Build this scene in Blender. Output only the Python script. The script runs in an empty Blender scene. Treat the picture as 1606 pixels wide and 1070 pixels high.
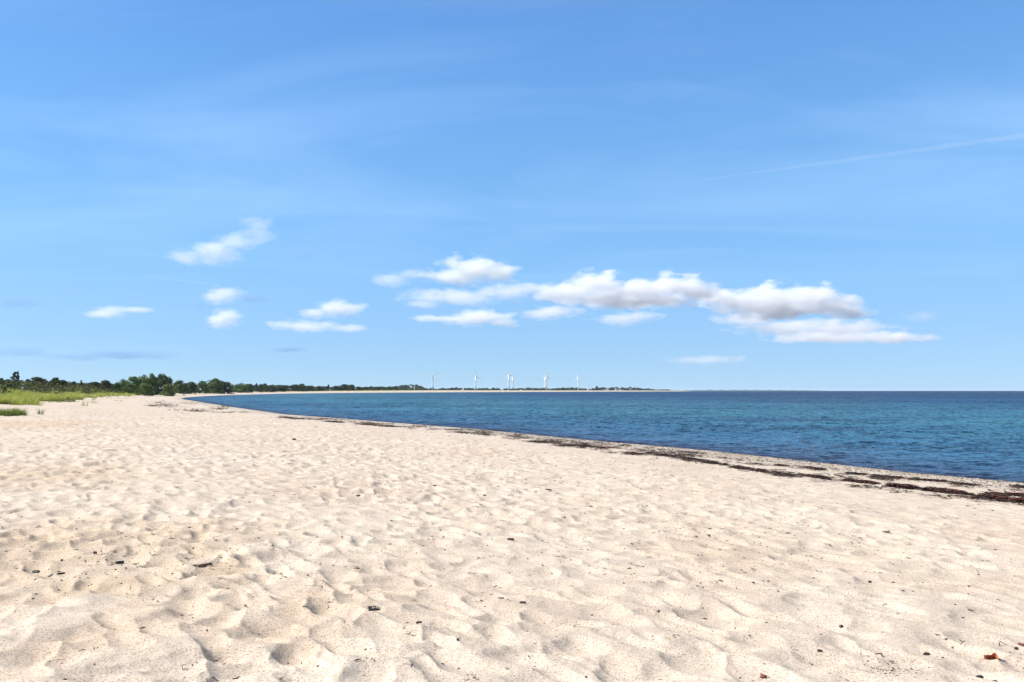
import bpy, bmesh, math, random
import numpy as np
from mathutils import Vector, Matrix

R = math.radians
sc = bpy.context.scene
col = sc.collection
rnd = random.Random(7)
rng = np.random.default_rng(7)

# ------------------------------------------------------------------ camera, world, sun
F, CX, CY, HOR = 1160.0, 803.0, 535.0, 613.0       # focal length in photo pixels, centre, horizon row
ZC = 2.4                                           # eye above the sea
PITCH = math.atan((HOR - CY) / F)
cam_d = bpy.data.cameras.new("camera"); cam = bpy.data.objects.new("camera", cam_d); col.objects.link(cam)
cam_d.sensor_width = 36; cam_d.lens = 36 * F / 1606
cam_d.clip_start = 0.1; cam_d.clip_end = 120000
cam.location = (0, 0, ZC); cam.rotation_euler = (math.pi / 2 + PITCH, 0, 0)
sc.camera = cam

SUN_EL, SUN_AZ = 41.0, -90.0
EXPO = 0.80
DENOISE = True                        # azimuth from +y (view), clockwise; sun stands left
sun_dir = Vector((math.sin(R(SUN_AZ)) * math.cos(R(SUN_EL)), math.cos(R(SUN_AZ)) * math.cos(R(SUN_EL)), math.sin(R(SUN_EL))))
sd = bpy.data.lights.new("sun", 'SUN'); sun = bpy.data.objects.new("sun", sd); col.objects.link(sun)
sd.energy = 4.4; sd.angle = R(0.5); sd.color = (1.0, 0.965, 0.91)
sun.rotation_euler = sun_dir.to_track_quat('Z', 'Y').to_euler()

w = bpy.data.worlds.new("World"); sc.world = w; w.use_nodes = True
nt = w.node_tree; nt.nodes.clear()
def N(nt, t, **k):
    n = nt.nodes.new(t)
    for a, v in k.items(): setattr(n, a, v)
    return n
L = lambda nt, a, b: nt.links.new(a, b)
sky = N(nt, 'ShaderNodeTexSky', sky_type='NISHITA', sun_disc=False)
sky.sun_elevation = R(SUN_EL); sky.sun_rotation = R(SUN_AZ); sky.altitude = 0
sky.air_density = 1.0; sky.dust_density = 0.3; sky.ozone_density = 2.0
bg = N(nt, 'ShaderNodeBackground'); bg.inputs['Strength'].default_value = 0.10
out = N(nt, 'ShaderNodeOutputWorld')
tc = N(nt, 'ShaderNodeTexCoord'); sep = N(nt, 'ShaderNodeSeparateXYZ'); L(nt, tc.outputs['Generated'], sep.inputs[0])
grade = N(nt, 'ShaderNodeValToRGB')                # colour balance of the air by height above the horizon
GR = [(0.0, (1.0, 1.0, 1.0)), (1.0, (1.0, 1.0, 1.0))]
SKY_GRADE = [(0.0, (.50, .78, 1.25)), (0.03, (.45, .68, 1.02)), (0.06, (.44, .63, .95)), (0.16, (.46, .70, 1.0)), (0.30, (.44, .72, 1.0)), (0.48, (.38, .72, 1.1)), (.62, (.9, 1.0, 1.05)), (1.0, (1.0, 1.0, 1.0))]
while len(grade.color_ramp.elements) > 1: grade.color_ramp.elements.remove(grade.color_ramp.elements[-1])
for i, (p, c) in enumerate(SKY_GRADE):
    e = grade.color_ramp.elements[0] if i == 0 else grade.color_ramp.elements.new(p)
    e.position = p; e.color = (*[v / 2 for v in c], 1)
L(nt, sep.outputs['Z'], grade.inputs[0])
mul = N(nt, 'ShaderNodeMix', data_type='RGBA', blend_type='MULTIPLY'); mul.inputs[0].default_value = 1
L(nt, sky.outputs[0], mul.inputs[6]); L(nt, grade.outputs[0], mul.inputs[7])
dbl = N(nt, 'ShaderNodeVectorMath', operation='SCALE'); dbl.inputs['Scale'].default_value = 2.0
L(nt, mul.outputs[2], dbl.inputs[0])
air = N(nt, 'ShaderNodeValToRGB')                  # air colour by height above horizon; unseen zenith brightened and warmed for fill light
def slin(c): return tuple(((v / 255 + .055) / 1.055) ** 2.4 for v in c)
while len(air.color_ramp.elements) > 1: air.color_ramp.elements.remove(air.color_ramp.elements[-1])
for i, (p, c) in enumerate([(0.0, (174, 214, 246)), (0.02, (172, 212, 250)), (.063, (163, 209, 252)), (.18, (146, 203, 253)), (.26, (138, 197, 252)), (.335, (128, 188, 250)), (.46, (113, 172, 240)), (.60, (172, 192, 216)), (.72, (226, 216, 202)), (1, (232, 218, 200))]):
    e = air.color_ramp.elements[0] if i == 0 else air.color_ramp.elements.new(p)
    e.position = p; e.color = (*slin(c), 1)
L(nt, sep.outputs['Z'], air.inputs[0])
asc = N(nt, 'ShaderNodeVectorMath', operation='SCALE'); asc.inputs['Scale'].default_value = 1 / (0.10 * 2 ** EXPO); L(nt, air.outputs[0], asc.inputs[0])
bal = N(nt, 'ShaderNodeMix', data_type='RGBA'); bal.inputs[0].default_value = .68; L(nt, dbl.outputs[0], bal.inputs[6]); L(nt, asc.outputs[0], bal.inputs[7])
# thin cirrus veil, projected on a high layer (x/z, y/z)
mz = N(nt, 'ShaderNodeMath', operation='MAXIMUM'); mz.inputs[1].default_value = 0.04; L(nt, sep.outputs['Z'], mz.inputs[0])
dv = N(nt, 'ShaderNodeVectorMath', operation='DIVIDE'); cmb = N(nt, 'ShaderNodeCombineXYZ')
for i in range(3): L(nt, mz.outputs[0], cmb.inputs[i])
L(nt, tc.outputs['Generated'], dv.inputs[0]); L(nt, cmb.outputs[0], dv.inputs[1])
mp = N(nt, 'ShaderNodeMapping'); mp.inputs['Scale'].default_value = (0.30, .62, 0.0); mp.inputs['Rotation'].default_value = (0, 0, R(-16)); mp.inputs['Location'].default_value = (3.1, 1.3, 0)
L(nt, dv.outputs[0], mp.inputs[0])
cn = N(nt, 'ShaderNodeTexNoise'); cn.inputs['Scale'].default_value = 1.1; cn.inputs['Detail'].default_value = 7; cn.inputs['Roughness'].default_value = 0.58; cn.inputs['Distortion'].default_value = 0.7
L(nt, mp.outputs[0], cn.inputs['Vector'])
cr = N(nt, 'ShaderNodeMapRange'); cr.inputs['From Min'].default_value = 0.42; cr.inputs['From Max'].default_value = 0.78; cr.inputs['To Max'].default_value = 0.19
L(nt, cn.outputs[0], cr.inputs['Value'])
cf = N(nt, 'ShaderNodeMapRange'); cf.inputs['From Min'].default_value = .10; cf.inputs['From Max'].default_value = .24; L(nt, sep.outputs['Z'], cf.inputs['Value'])
cm_ = N(nt, 'ShaderNodeMath', operation='MULTIPLY'); L(nt, cr.outputs[0], cm_.inputs[0]); L(nt, cf.outputs[0], cm_.inputs[1])
mx = N(nt, 'ShaderNodeMix', data_type='RGBA'); L(nt, cm_.outputs[0], mx.inputs[0]); L(nt, bal.outputs[2], mx.inputs[6])
mx.inputs[7].default_value = (5.6, 7.4, 9.6, 1)
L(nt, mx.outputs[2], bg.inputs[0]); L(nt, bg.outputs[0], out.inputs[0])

sc.view_settings.view_transform = 'Standard'; sc.view_settings.look = 'None'
sc.view_settings.exposure = EXPO; sc.view_settings.gamma = 1; sc.view_settings.use_curve_mapping = False
sc.render.engine = 'CYCLES'
cy = sc.cycles
cy.volume_bounces = 5; cy.max_bounces = 10; cy.diffuse_bounces = 3; cy.glossy_bounces = 3
cy.transparent_max_bounces = 24; cy.volume_step_rate = 0.5; cy.use_denoising = DENOISE
cy.sample_clamp_indirect = 4

# ------------------------------------------------------------------ small helpers
def tag(o, label=None, cat=None, group=None, kind=None):
    if label: o['label'] = label
    if cat: o['category'] = cat
    if group: o['group'] = group
    if kind: o['kind'] = kind
    return o
def link(name, me, mat=None, parent=None, loc=None):
    o = bpy.data.objects.new(name, me); col.objects.link(o)
    if mat is not None: me.materials.append(mat)
    if parent: o.parent = parent
    if loc is not None: o.location = loc
    return o
def empty(name, loc, rz=0, **k):
    o = bpy.data.objects.new(name, None); col.objects.link(o); o.location = loc; o.rotation_euler = (0, 0, rz)
    o.empty_display_size = 0.3
    return tag(o, **k)
def mesh_np(name, V, Fc, smooth=False, colors=None):
    """V (n,3), Fc (m,k) all faces with k corners"""
    me = bpy.data.meshes.new(name); V = np.asarray(V, np.float32); Fc = np.asarray(Fc, np.int32); k = Fc.shape[1]
    me.vertices.add(len(V)); me.vertices.foreach_set('co', V.ravel())
    me.loops.add(Fc.size); me.loops.foreach_set('vertex_index', Fc.ravel())
    me.polygons.add(len(Fc)); me.polygons.foreach_set('loop_start', np.arange(0, Fc.size, k, dtype=np.int32))
    me.polygons.foreach_set('loop_total', np.full(len(Fc), k, np.int32))
    if smooth: me.polygons.foreach_set('use_smooth', np.ones(len(Fc), bool))
    me.update(calc_edges=True)
    if colors is not None:
        a = me.color_attributes.new('tint', 'FLOAT_COLOR', 'POINT')
        c = np.ones((len(V), 4), np.float32); c[:, :3] = colors; a.data.foreach_set('color', c.ravel())
    return me
def pix(px, py, depth):
    """world point on the photo ray through (px,py) at forward distance depth (along +y)"""
    c, s = math.cos(PITCH), math.sin(PITCH)
    dx = px - CX; dy = F * c - (CY - py) * s; dz = F * s + (CY - py) * c
    t = depth / dy
    return Vector((dx * t, depth, ZC + dz * t))

# ------------------------------------------------------------------ noise in numpy
def _hash(ix, iy, seed):
    n = (ix.astype(np.int64) * 374761393 + iy.astype(np.int64) * 668265263 + seed * 2147483647) & 0xFFFFFFFF
    n = ((n ^ (n >> 13)) * 1274126177) & 0xFFFFFFFF
    n = (n ^ (n >> 16)) & 0xFFFFFFFF
    return n.astype(np.float64) / 4294967296.0
def gnoise(x, y, seed=0):
    ix = np.floor(x); iy = np.floor(y); fx = x - ix; fy = y - iy
    u = fx * fx * fx * (fx * (fx * 6 - 15) + 10); v = fy * fy * fy * (fy * (fy * 6 - 15) + 10)
    def g(a, b):
        t = _hash(ix + a, iy + b, seed) * 2 * np.pi
        return np.cos(t) * (fx - a) + np.sin(t) * (fy - b)
    return (g(0, 0) * (1 - u) + g(1, 0) * u) * (1 - v) + (g(0, 1) * (1 - u) + g(1, 1) * u) * v
def fbm(x, y, octv=4, seed=0, rough=0.5):
    s = 0; a = 1
    for o in range(octv):
        s = s + a * gnoise(x * 2 ** o + o * 17.3, y * 2 ** o - o * 9.1, seed + o); a *= rough
    return s
def bowls(x, y, cell, dmin, dmax, curv, seed, k=0.004, cap=0.0):
    """trampled sand: hollows in jittered cells that meet in crisp crests"""
    u, v = x / cell, y / cell
    ix = np.floor(u); iy = np.floor(v); res = None
    for a in (-1, 0, 1):
        for b in (-1, 0, 1):
            jx = _hash(ix + a, iy + b, seed); jy = _hash(ix + a, iy + b, seed + 1)
            D = dmin + (dmax - dmin) * _hash(ix + a, iy + b, seed + 2) ** 1.5
            th = _hash(ix + a, iy + b, seed + 3) * np.pi
            dx = (ix + a + jx - u) * cell; dy = (iy + b + jy - v) * cell
            p = dx * np.cos(th) + dy * np.sin(th); q = -dx * np.sin(th) + dy * np.cos(th)
            h = -D + curv * (p * p * 0.7 + q * q * 1.7)
            if res is None: res = h
            else:
                t = np.clip(0.5 + 0.5 * (res - h) / k, 0, 1)
                res = res * (1 - t) + h * t - k * t * (1 - t)
    return np.minimum(res, cap)

# ------------------------------------------------------------------ the coast in plan
def sea_pt(px, py):
    d = F * ZC / (py - HOR); return ((px - CX) * d / F, d)
SHORE_PX = [(1606, 756), (1415, 739), (1220, 717.5), (1100, 705), (900, 687.5), (755, 673), (600, 661), (500, 653.3), (450, 649.7), (364, 637.8),
            (318, 630.5), (292, 626.6), (287, 625.2), (291, 624.0), (305, 622.6), (345, 620.4), (400, 618.7), (450, 617.5), (520, 616.6), (600, 616.1), (700, 615.5), (800, 615.0),
            (900, 614.62), (1000, 614.25), (1050, 614.02), (1085, 613.8)]
sp = [(560.0, -900.0), (72.0, -80.0), (25.0, 1.0)] + [sea_pt(*p) for p in SHORE_PX] + [(900, 4600), (-600, 6200), (-30000, 9000)]
SH = np.array(sp, float)
SEAPOLY = np.vstack([np.array([[30000, -60000]]), SH, np.array([[-60000, 60000], [60000, 60000], [60000, -60000]])])
def shore_dist(x, y):
    x = np.asarray(x, float); y = np.asarray(y, float); best = np.full(x.shape, 1e18)
    for (ax, ay), (bx, by) in zip(SH[:-1], SH[1:]):
        ex, ey = bx - ax, by - ay; t = np.clip(((x - ax) * ex + (y - ay) * ey) / (ex * ex + ey * ey), 0, 1)
        best = np.minimum(best, (x - ax - t * ex) ** 2 + (y - ay - t * ey) ** 2)
    ins = np.zeros(x.shape, bool); P = SEAPOLY; n = len(P)
    for i in range(n):
        (ax, ay), (bx, by) = P[i], P[(i + 1) % n]
        if ay == by: continue
        c = ((ay > y) != (by > y)) & (x < (bx - ax) * (y - ay) / (by - ay) + ax)
        ins ^= c
    return np.where(ins, -1, 1) * np.sqrt(best)
PR_S = [-400, -60, -10, -2, 0, 1, 6, 12, 20, 40, 600]
PR_H = [-5, -2.2, -.7, -.12, 0, .035, .22, .48, .80, .95, 1.0]
FOOT = np.array([(-47, -4000), (-47, -60), (-42, 0), (-43, 40), (-51, 75), (-57, 88), (-75.6, 129), (-109, 193), (-129, 249), (-187, 398), (-245, 560), (-262, 640), (-300, 900)], float)
def dune_dist(x, y):
    """metres inland of the dune foot (negative on the beach)"""
    x = np.asarray(x, float); y = np.asarray(y, float); best = np.full(x.shape, 1e18)
    for (ax, ay), (bx, by) in zip(FOOT[:-1], FOOT[1:]):
        ex, ey = bx - ax, by - ay; t = np.clip(((x - ax) * ex + (y - ay) * ey) / (ex * ex + ey * ey), 0, 1)
        best = np.minimum(best, (x - ax - t * ex) ** 2 + (y - ay - t * ey) ** 2)
    fx = np.interp(y, FOOT[:, 1], FOOT[:, 0])
    return np.where(x < fx, 1, -1) * np.sqrt(best)
def macro(x, y, s=None):
    x = np.asarray(x, float); y = np.asarray(y, float)
    if s is None: s = shore_dist(x, y)
    h = np.interp(s, PR_S, PR_H)
    low = 1 - .62 * np.clip((y - 60) / 150, 0, 1) * np.clip((30 - s) / 20, 0, 1)
    h = np.where(s > 0, h * low, h)
    u = dune_dist(x, y) + 2.2 * fbm(x / 14, y / 14, 3, 33)
    dune = np.interp(u, [-2, 0, 5, 10, 16, 26, 60], [0, .06, .35, 1.05, 2.1, 3.0, 3.0]) * np.clip((620 - y) / 150, 0, 1)
    far = np.clip((y - 480) / 700, 0, 1)
    bank = np.interp(s, [0, 6, 25, 40, 90], [0, 1.2, 2.7, 3.2, 3.6])
    h = np.where(s > 0, h * (1 - far) + bank * far + dune, h)
    h = h + np.clip(u / 12, 0, 1) * 1.0 * fbm(x / 28, y / 28, 3, 31) * (s > 0) + np.clip((s - 3) / 8, 0, 1) * 0.08 * fbm(x / 7, y / 7, 2, 37)
    return h
# footprints that can be told apart in the photograph: (px, py, length, width, depth, heading)
FOOT_PX = [(388, 876, .30, .13, .075, -40), (322, 899, .26, .13, .05, 10), (352, 905, .28, .14, .06, -10), (405, 904, .24, .12, .06, -20), (368, 926, .34, .14, .08, -38), (388, 956, .30, .1, .06, -35),
           (422, 986, .32, .15, .085, -12), (452, 944, .26, .12, .05, -30), (345, 1028, .22, .16, .06, 0), (468, 1032, .34, .13, .07, -35), (90, 1029, .36, .15, .06, -10), (30, 983, .2, .12, .05, -60),
           (160, 1058, .34, .14, .05, 30), (520, 882, .26, .12, .04, -10), (560, 925, .26, .13, .05, -30), (530, 928, .26, .13, .05, 10), (690, 953, .3, .12, .06, -35), (712, 985, .34, .1, .07, -40),
           (680, 1008, .34, .12, .05, -38), (600, 1030, .3, .14, .05, 20), (140, 764, .3, .14, .05, 0), (103, 781, .28, .14, .06, -20), (105, 788, .28, .14, .06, 0), (145, 771, .3, .14, .06, -5),
           (210, 804, .34, .16, .08, -25), (268, 798, .34, .15, .07, 0), (316, 818, .3, .13, .06, -20), (265, 834, .28, .11, .06, -30), (320, 839, .36, .16, .08, -30), (262, 774, .32, .14, .06, 10), (293, 778, .3, .14, .06, -20), (100, 828, .4, .22, .08, 0), (45, 838, .4, .2, .07, 20),
           (365, 803, .3, .14, .05, -30), (440, 812, .3, .13, .05, 0), (25, 735, .34, .16, .06, 0), (60, 733, .3, .16, .05, 0), (890, 940, .28, .1, .05, -38), (790, 905, .26, .11, .05, -20), (1000, 1010, .3, .1, .05, -35), (1110, 1020, .34, .12, .05, -35),
           (870, 1022, .3, .12, .05, -40), (935, 935, .26, .1, .04, -30), (1270, 1040, .4, .2, .04, 20), (1490, 890, .3, .2, .035, 0), (1060, 905, .34, .14, .035, 0)]
def near_ground(px, py):
    """where the photo rays first meet the smooth ground; arrays in, arrays out"""
    px = np.atleast_1d(np.asarray(px, float)); py = np.atleast_1d(np.asarray(py, float))
    c, sn = math.cos(PITCH), math.sin(PITCH); dy = F * c - (CY - py) * sn
    sx = (px - CX) / dy; sz = (F * sn + (CY - py) * c) / dy; ox = np.zeros(px.shape); oy = np.full(px.shape, np.nan)
    flat = F * 1.58 / np.maximum(py - HOR, .3)
    D = flat[:, None] * np.geomspace(.45, 3.2, 90)[None]
    X = sx[:, None] * D; Z = ZC + sz[:, None] * D
    under = Z < macro(X, D); k = np.argmax(under, 1); k = np.where(under.any(1), np.maximum(k, 1), 89)
    i = np.arange(len(px)); lo = D[i, k - 1]; hi = D[i, k]
    for _ in range(14):
        m = (lo + hi) / 2; u = ZC + sz * m < macro(sx * m, m); hi = np.where(u, m, hi); lo = np.where(u, lo, m)
    return sx * hi, hi
def _near_ground(px, py):
    a, b = near_ground(px, py); return float(a[0]), float(b[0])
FEET = [(*_near_ground(a, b), l, wd, dp, R(h)) for a, b, l, wd, dp, h in FOOT_PX]
fr = random.Random(3)
for _ in range(260):                                 # further prints that only read as texture
    yy = 4 + 34 * fr.random() ** 0.8; xx = fr.uniform(-0.8, 0.62) * yy
    FEET.append((xx, yy, fr.uniform(.2, .34), fr.uniform(.10, .16), fr.uniform(.02, .06) * (1.0 if xx < 0 else .6), fr.uniform(-1.2, 1.2)))
def detail(x, y, s):
    """trodden relief of the dry sand"""
    r = np.hypot(x, y)
    calm = np.interp(s, [1.5, 4.5, 11], [0.0, .22, 1.0]) * (1 - np.clip((s - 30) / 12, 0, 1) * 0.7)
    side = 0.92 + 0.12 * np.clip((-x / np.maximum(np.abs(y), 1) + 0.15) / 0.5, -0.45, 1)
    fade = np.clip((150 - r) / 90, 0, 1)
    wx = x + 0.20 * fbm(x / .6, y / .6, 2, 5) + 0.012 * gnoise(x / .12, y / .12, 8)
    wy = y + 0.20 * fbm(x / .6 + 9, y / .6, 2, 6) + 0.012 * gnoise(x / .12 + 4, y / .12, 9)
    c, sn = math.cos(R(32)), math.sin(R(32))
    rx, ry = wx * c - wy * sn, wx * sn + wy * c
    h = 1.15 * bowls(rx * .8, ry * 1.30, .31, .010, .044, .90, 11, k=.0022, cap=.014)
    h = h + 0.30 * bowls(rx * .85 + 40, ry * 1.25, .20, .004, .030, 1.3, 21, k=.002, cap=.008)
    h = h + .040 * fbm(x / 1.9, y / 1.5, 3, 41) + .0022 * fbm(x / .11, y / .11, 3, 51, .6)
    # patches raked smooth and patches churned up
    h = h * (0.75 + 0.5 * np.clip(0.5 + 1.6 * fbm(x / 3.1, y / 3.1, 2, 61), 0, 1))
    h = h * side * 1.02
    near = np.flatnonzero((r < 42).ravel())
    if len(near):
        xn, yn = x.ravel()[near], y.ravel()[near]; rn = r.ravel()[near]; od = np.argsort(rn, kind='stable'); rsrt = rn[od]
        add = np.zeros(xn.shape)
        wxn = xn + 0.03 * fbm(xn / .13, yn / .13, 2, 71); wyn = yn + 0.03 * fbm(xn / .13, yn / .13, 2, 72)
        for fx, fy, l, wd, dp, a in FEET:
            rf = math.hypot(fx, fy); i0, i1 = np.searchsorted(rsrt, [rf - .5, rf + .5])
            c_ = od[i0:i1]; c_ = c_[(np.abs(xn[c_] - fx) < .5) & (np.abs(yn[c_] - fy) < .5)]
            if not len(c_): continue
            dx, dy = wxn[c_] - fx, wyn[c_] - fy
            p = (dx * math.cos(a) + dy * math.sin(a)) / (l * .5); q = (-dx * math.sin(a) + dy * math.cos(a)) / (wd * .5)
            q = q * (1 + 0.25 * p)
            e = np.sqrt(p * p + q * q)
            add[c_] += .5 * (-dp * (1 / (1 + np.exp((e - 1) * 4.5))) + dp * .30 * np.exp(-((e - 1.6) / .45) ** 2))
        h = np.array(h); hf = h.ravel(); hf[near] += add; h = hf.reshape(x.shape)
    return h * calm * fade
def ground_z(x, y, full=True):
    x = np.atleast_1d(np.asarray(x, float)); y = np.atleast_1d(np.asarray(y, float)); s = shore_dist(x, y)
    h = macro(x, y, s)
    return h + detail(x, y, s) if full else h
def hit(px, py, full=True):
    x, y = _near_ground(px, py)
    return Vector((x, y, float(ground_z(x, y, full)[0])))

# ------------------------------------------------------------------ materials
def new_mat(name):
    m = bpy.data.materials.new(name); m.use_nodes = True; nt = m.node_tree; nt.nodes.clear()
    o = N(nt, 'ShaderNodeOutputMaterial'); b = N(nt, 'ShaderNodeBsdfPrincipled'); L(nt, b.outputs[0], o.inputs[0])
    return m, nt, b, o
def ramp(nt, fac, stops):
    r = N(nt, 'ShaderNodeValToRGB')
    while len(r.color_ramp.elements) > 1: r.color_ramp.elements.remove(r.color_ramp.elements[-1])
    for i, (p, c) in enumerate(stops):
        e = r.color_ramp.elements[0] if i == 0 else r.color_ramp.elements.new(p)
        e.position = p; e.color = (*c, 1)
    if fac is not None: L(nt, fac, r.inputs[0])
    return r.outputs[0]
def noise(nt, vec, scale, detail=3, rough=.5, dist=0):
    n = N(nt, 'ShaderNodeTexNoise'); n.inputs['Scale'].default_value = scale; n.inputs['Detail'].default_value = detail
    n.inputs['Roughness'].default_value = rough; n.inputs['Distortion'].default_value = dist
    if vec is not None: L(nt, vec, n.inputs['Vector'])
    return n.outputs[0]
def mixc(nt, f, a, b, blend='MIX'):
    m = N(nt, 'ShaderNodeMix', data_type='RGBA', blend_type=blend)
    for v, i in ((f, 0), (a, 6), (b, 7)):
        if isinstance(v, (int, float)): m.inputs[i].default_value = v
        elif isinstance(v, tuple): m.inputs[i].default_value = (*v, 1)
        else: L(nt, v, m.inputs[i])
    return m.outputs[2]
def maprange(nt, v, a, b, c, d):
    m = N(nt, 'ShaderNodeMapRange')
    for i, k in zip(('From Min', 'From Max', 'To Min', 'To Max'), (a, b, c, d)): m.inputs[i].default_value = k
    L(nt, v, m.inputs['Value']); return m.outputs[0]
def math_(nt, op, a, b=None):
    m = N(nt, 'ShaderNodeMath', operation=op)
    for i, v in enumerate((a, b)):
        if v is None: continue
        if isinstance(v, (int, float)): m.inputs[i].default_value = v
        else: L(nt, v, m.inputs[i])
    return m.outputs[0]

PATCHES = [(-4.6, 7.6, 2.6, (.90, .85, .78)), (-10, 13.5, 3.2, (.91, .87, .80)), (-2.2, 5.6, 1.2, (.94, .91, .87)), (-24, 34, 6, (.94, .88, .81)), (3.2, 8.5, 2.0, (.95, .93, .90))]
def sand_material():
    m, nt, b, o = new_mat('dry_sand')
    tc = N(nt, 'ShaderNodeTexCoord').outputs['Object']
    s = N(nt, 'ShaderNodeAttribute', attribute_name='shore').outputs['Fac']
    base = ramp(nt, noise(nt, tc, .35, 4, .6), [(.3, (.488, .402, .328)), (.5, (.515, .436, .363)), (.7, (.54, .472, .40))])
    blot = ramp(nt, noise(nt, tc, 3.2, 4, .6), [(.3, (.86, .86, .86)), (.6, (1.0, 1.0, 1.0)), (.8, (1.03, 1.02, .98))])
    c = mixc(nt, 1.0, base, blot, 'MULTIPLY')
    # grains: dark and rusty specks among pale quartz
    g1 = ramp(nt, noise(nt, tc, 85, 3, .8), [(.34, (.40, .33, .26)), (.44, (.84, .81, .76)), (.53, (1.04, 1.04, 1.04)), (.68, (1.18, 1.17, 1.12))])
    c = mixc(nt, 1.0, c, g1, 'MULTIPLY')
    v = N(nt, 'ShaderNodeTexVoronoi'); v.inputs['Scale'].default_value = 52; L(nt, tc, v.inputs['Vector'])
    spk = maprange(nt, v.outputs['Distance'], .10, .17, 1, 0)
    sep = N(nt, 'ShaderNodeSeparateXYZ'); L(nt, v.outputs['Color'], sep.inputs[0])
    pick = maprange(nt, sep.outputs[0], .78, .80, 0, 1)
    c = mixc(nt, math_(nt, 'MULTIPLY', math_(nt, 'MULTIPLY', spk, pick), .75), c, (.16, .10, .06))
    # coarse broken shell and debris, thicker in patches
    v3 = N(nt, 'ShaderNodeTexVoronoi'); v3.inputs['Scale'].default_value = 17; L(nt, tc, v3.inputs['Vector'])
    sep3 = N(nt, 'ShaderNodeSeparateXYZ'); L(nt, v3.outputs['Color'], sep3.inputs[0])
    dens = maprange(nt, noise(nt, tc, .28, 3, .6), .45, .68, .985, .86)
    pk3 = math_(nt, 'GREATER_THAN', sep3.outputs[1], dens)
    sp3 = maprange(nt, v3.outputs['Distance'], .10, .20, 1, 0)
    c = mixc(nt, math_(nt, 'MULTIPLY', math_(nt, 'MULTIPLY', sp3, pk3), .8), c, (.10, .065, .04))
    # darker, coarser churned patches of sand
    for (pxx, pyy, rad_, cc) in PATCHES:
        vd = N(nt, 'ShaderNodeVectorMath', operation='DISTANCE'); L(nt, tc, vd.inputs[0]); vd.inputs[1].default_value = (pxx, pyy, .8)
        wob = math_(nt, 'ADD', vd.outputs['Value'], maprange(nt, noise(nt, tc, .9, 4, .65), .3, .7, -1.3, 1.3))
        c = mixc(nt, maprange(nt, wob, rad_ * .5, rad_ * 1.1, .9, 0), c, mixc(nt, 1.0, c, cc, 'MULTIPLY'))
    # pebbly wet band at the water line
    v2 = N(nt, 'ShaderNodeTexVoronoi'); v2.inputs['Scale'].default_value = 16; L(nt, tc, v2.inputs['Vector'])
    s2 = N(nt, 'ShaderNodeSeparateXYZ'); L(nt, v2.outputs['Color'], s2.inputs[0])
    peb = ramp(nt, s2.outputs[0], [(0.0, (.13, .10, .085)), (.22, (.22, .185, .15)), (.45, (.36, .31, .25)), (.75, (.46, .41, .35)), (1, (.62, .58, .52))])
    edge = math_(nt, 'ADD', s, maprange(nt, noise(nt, tc, 1.1, 4, .6), .3, .7, -.5, .5))
    c = mixc(nt, maprange(nt, edge, 1.9, 3.6, .85, 0), c, peb)
    c = mixc(nt, maprange(nt, edge, .05, .55, .8, 0), c, (.12, .09, .075))
    # dune turf beyond the beach
    tu = N(nt, 'ShaderNodeAttribute', attribute_name='dune').outputs['Fac']
    turf = ramp(nt, noise(nt, tc, .12, 5, .65), [(.35, (.10, .115, .035)), (.5, (.21, .22, .06)), (.62, (.30, .29, .11)), (.75, (.40, .36, .20))])
    te = math_(nt, 'ADD', tu, maprange(nt, noise(nt, tc, .09, 5, .6), .3, .7, -4, 4))
    c = mixc(nt, maprange(nt, te, 2, 7, 0, 1), c, turf)
    c = mixc(nt, maprange(nt, te, 14, 20, 0, 1), c, (.06, .07, .028))
    L(nt, c, b.inputs['Base Color']); b.inputs['Roughness'].default_value = .95; b.inputs['Specular IOR Level'].default_value = .15
    bp = N(nt, 'ShaderNodeBump'); bp.inputs['Distance'].default_value = .02; bp.inputs['Strength'].default_value = .32
    hh = math_(nt, 'ADD', math_(nt, 'MULTIPLY', noise(nt, tc, 22, 4, .65), .8), math_(nt, 'MULTIPLY', noise(nt, tc, 150, 2, .6), .28))
    L(nt, hh, bp.inputs['Height']); L(nt, bp.outputs[0], b.inputs['Normal'])
    return m
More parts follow.
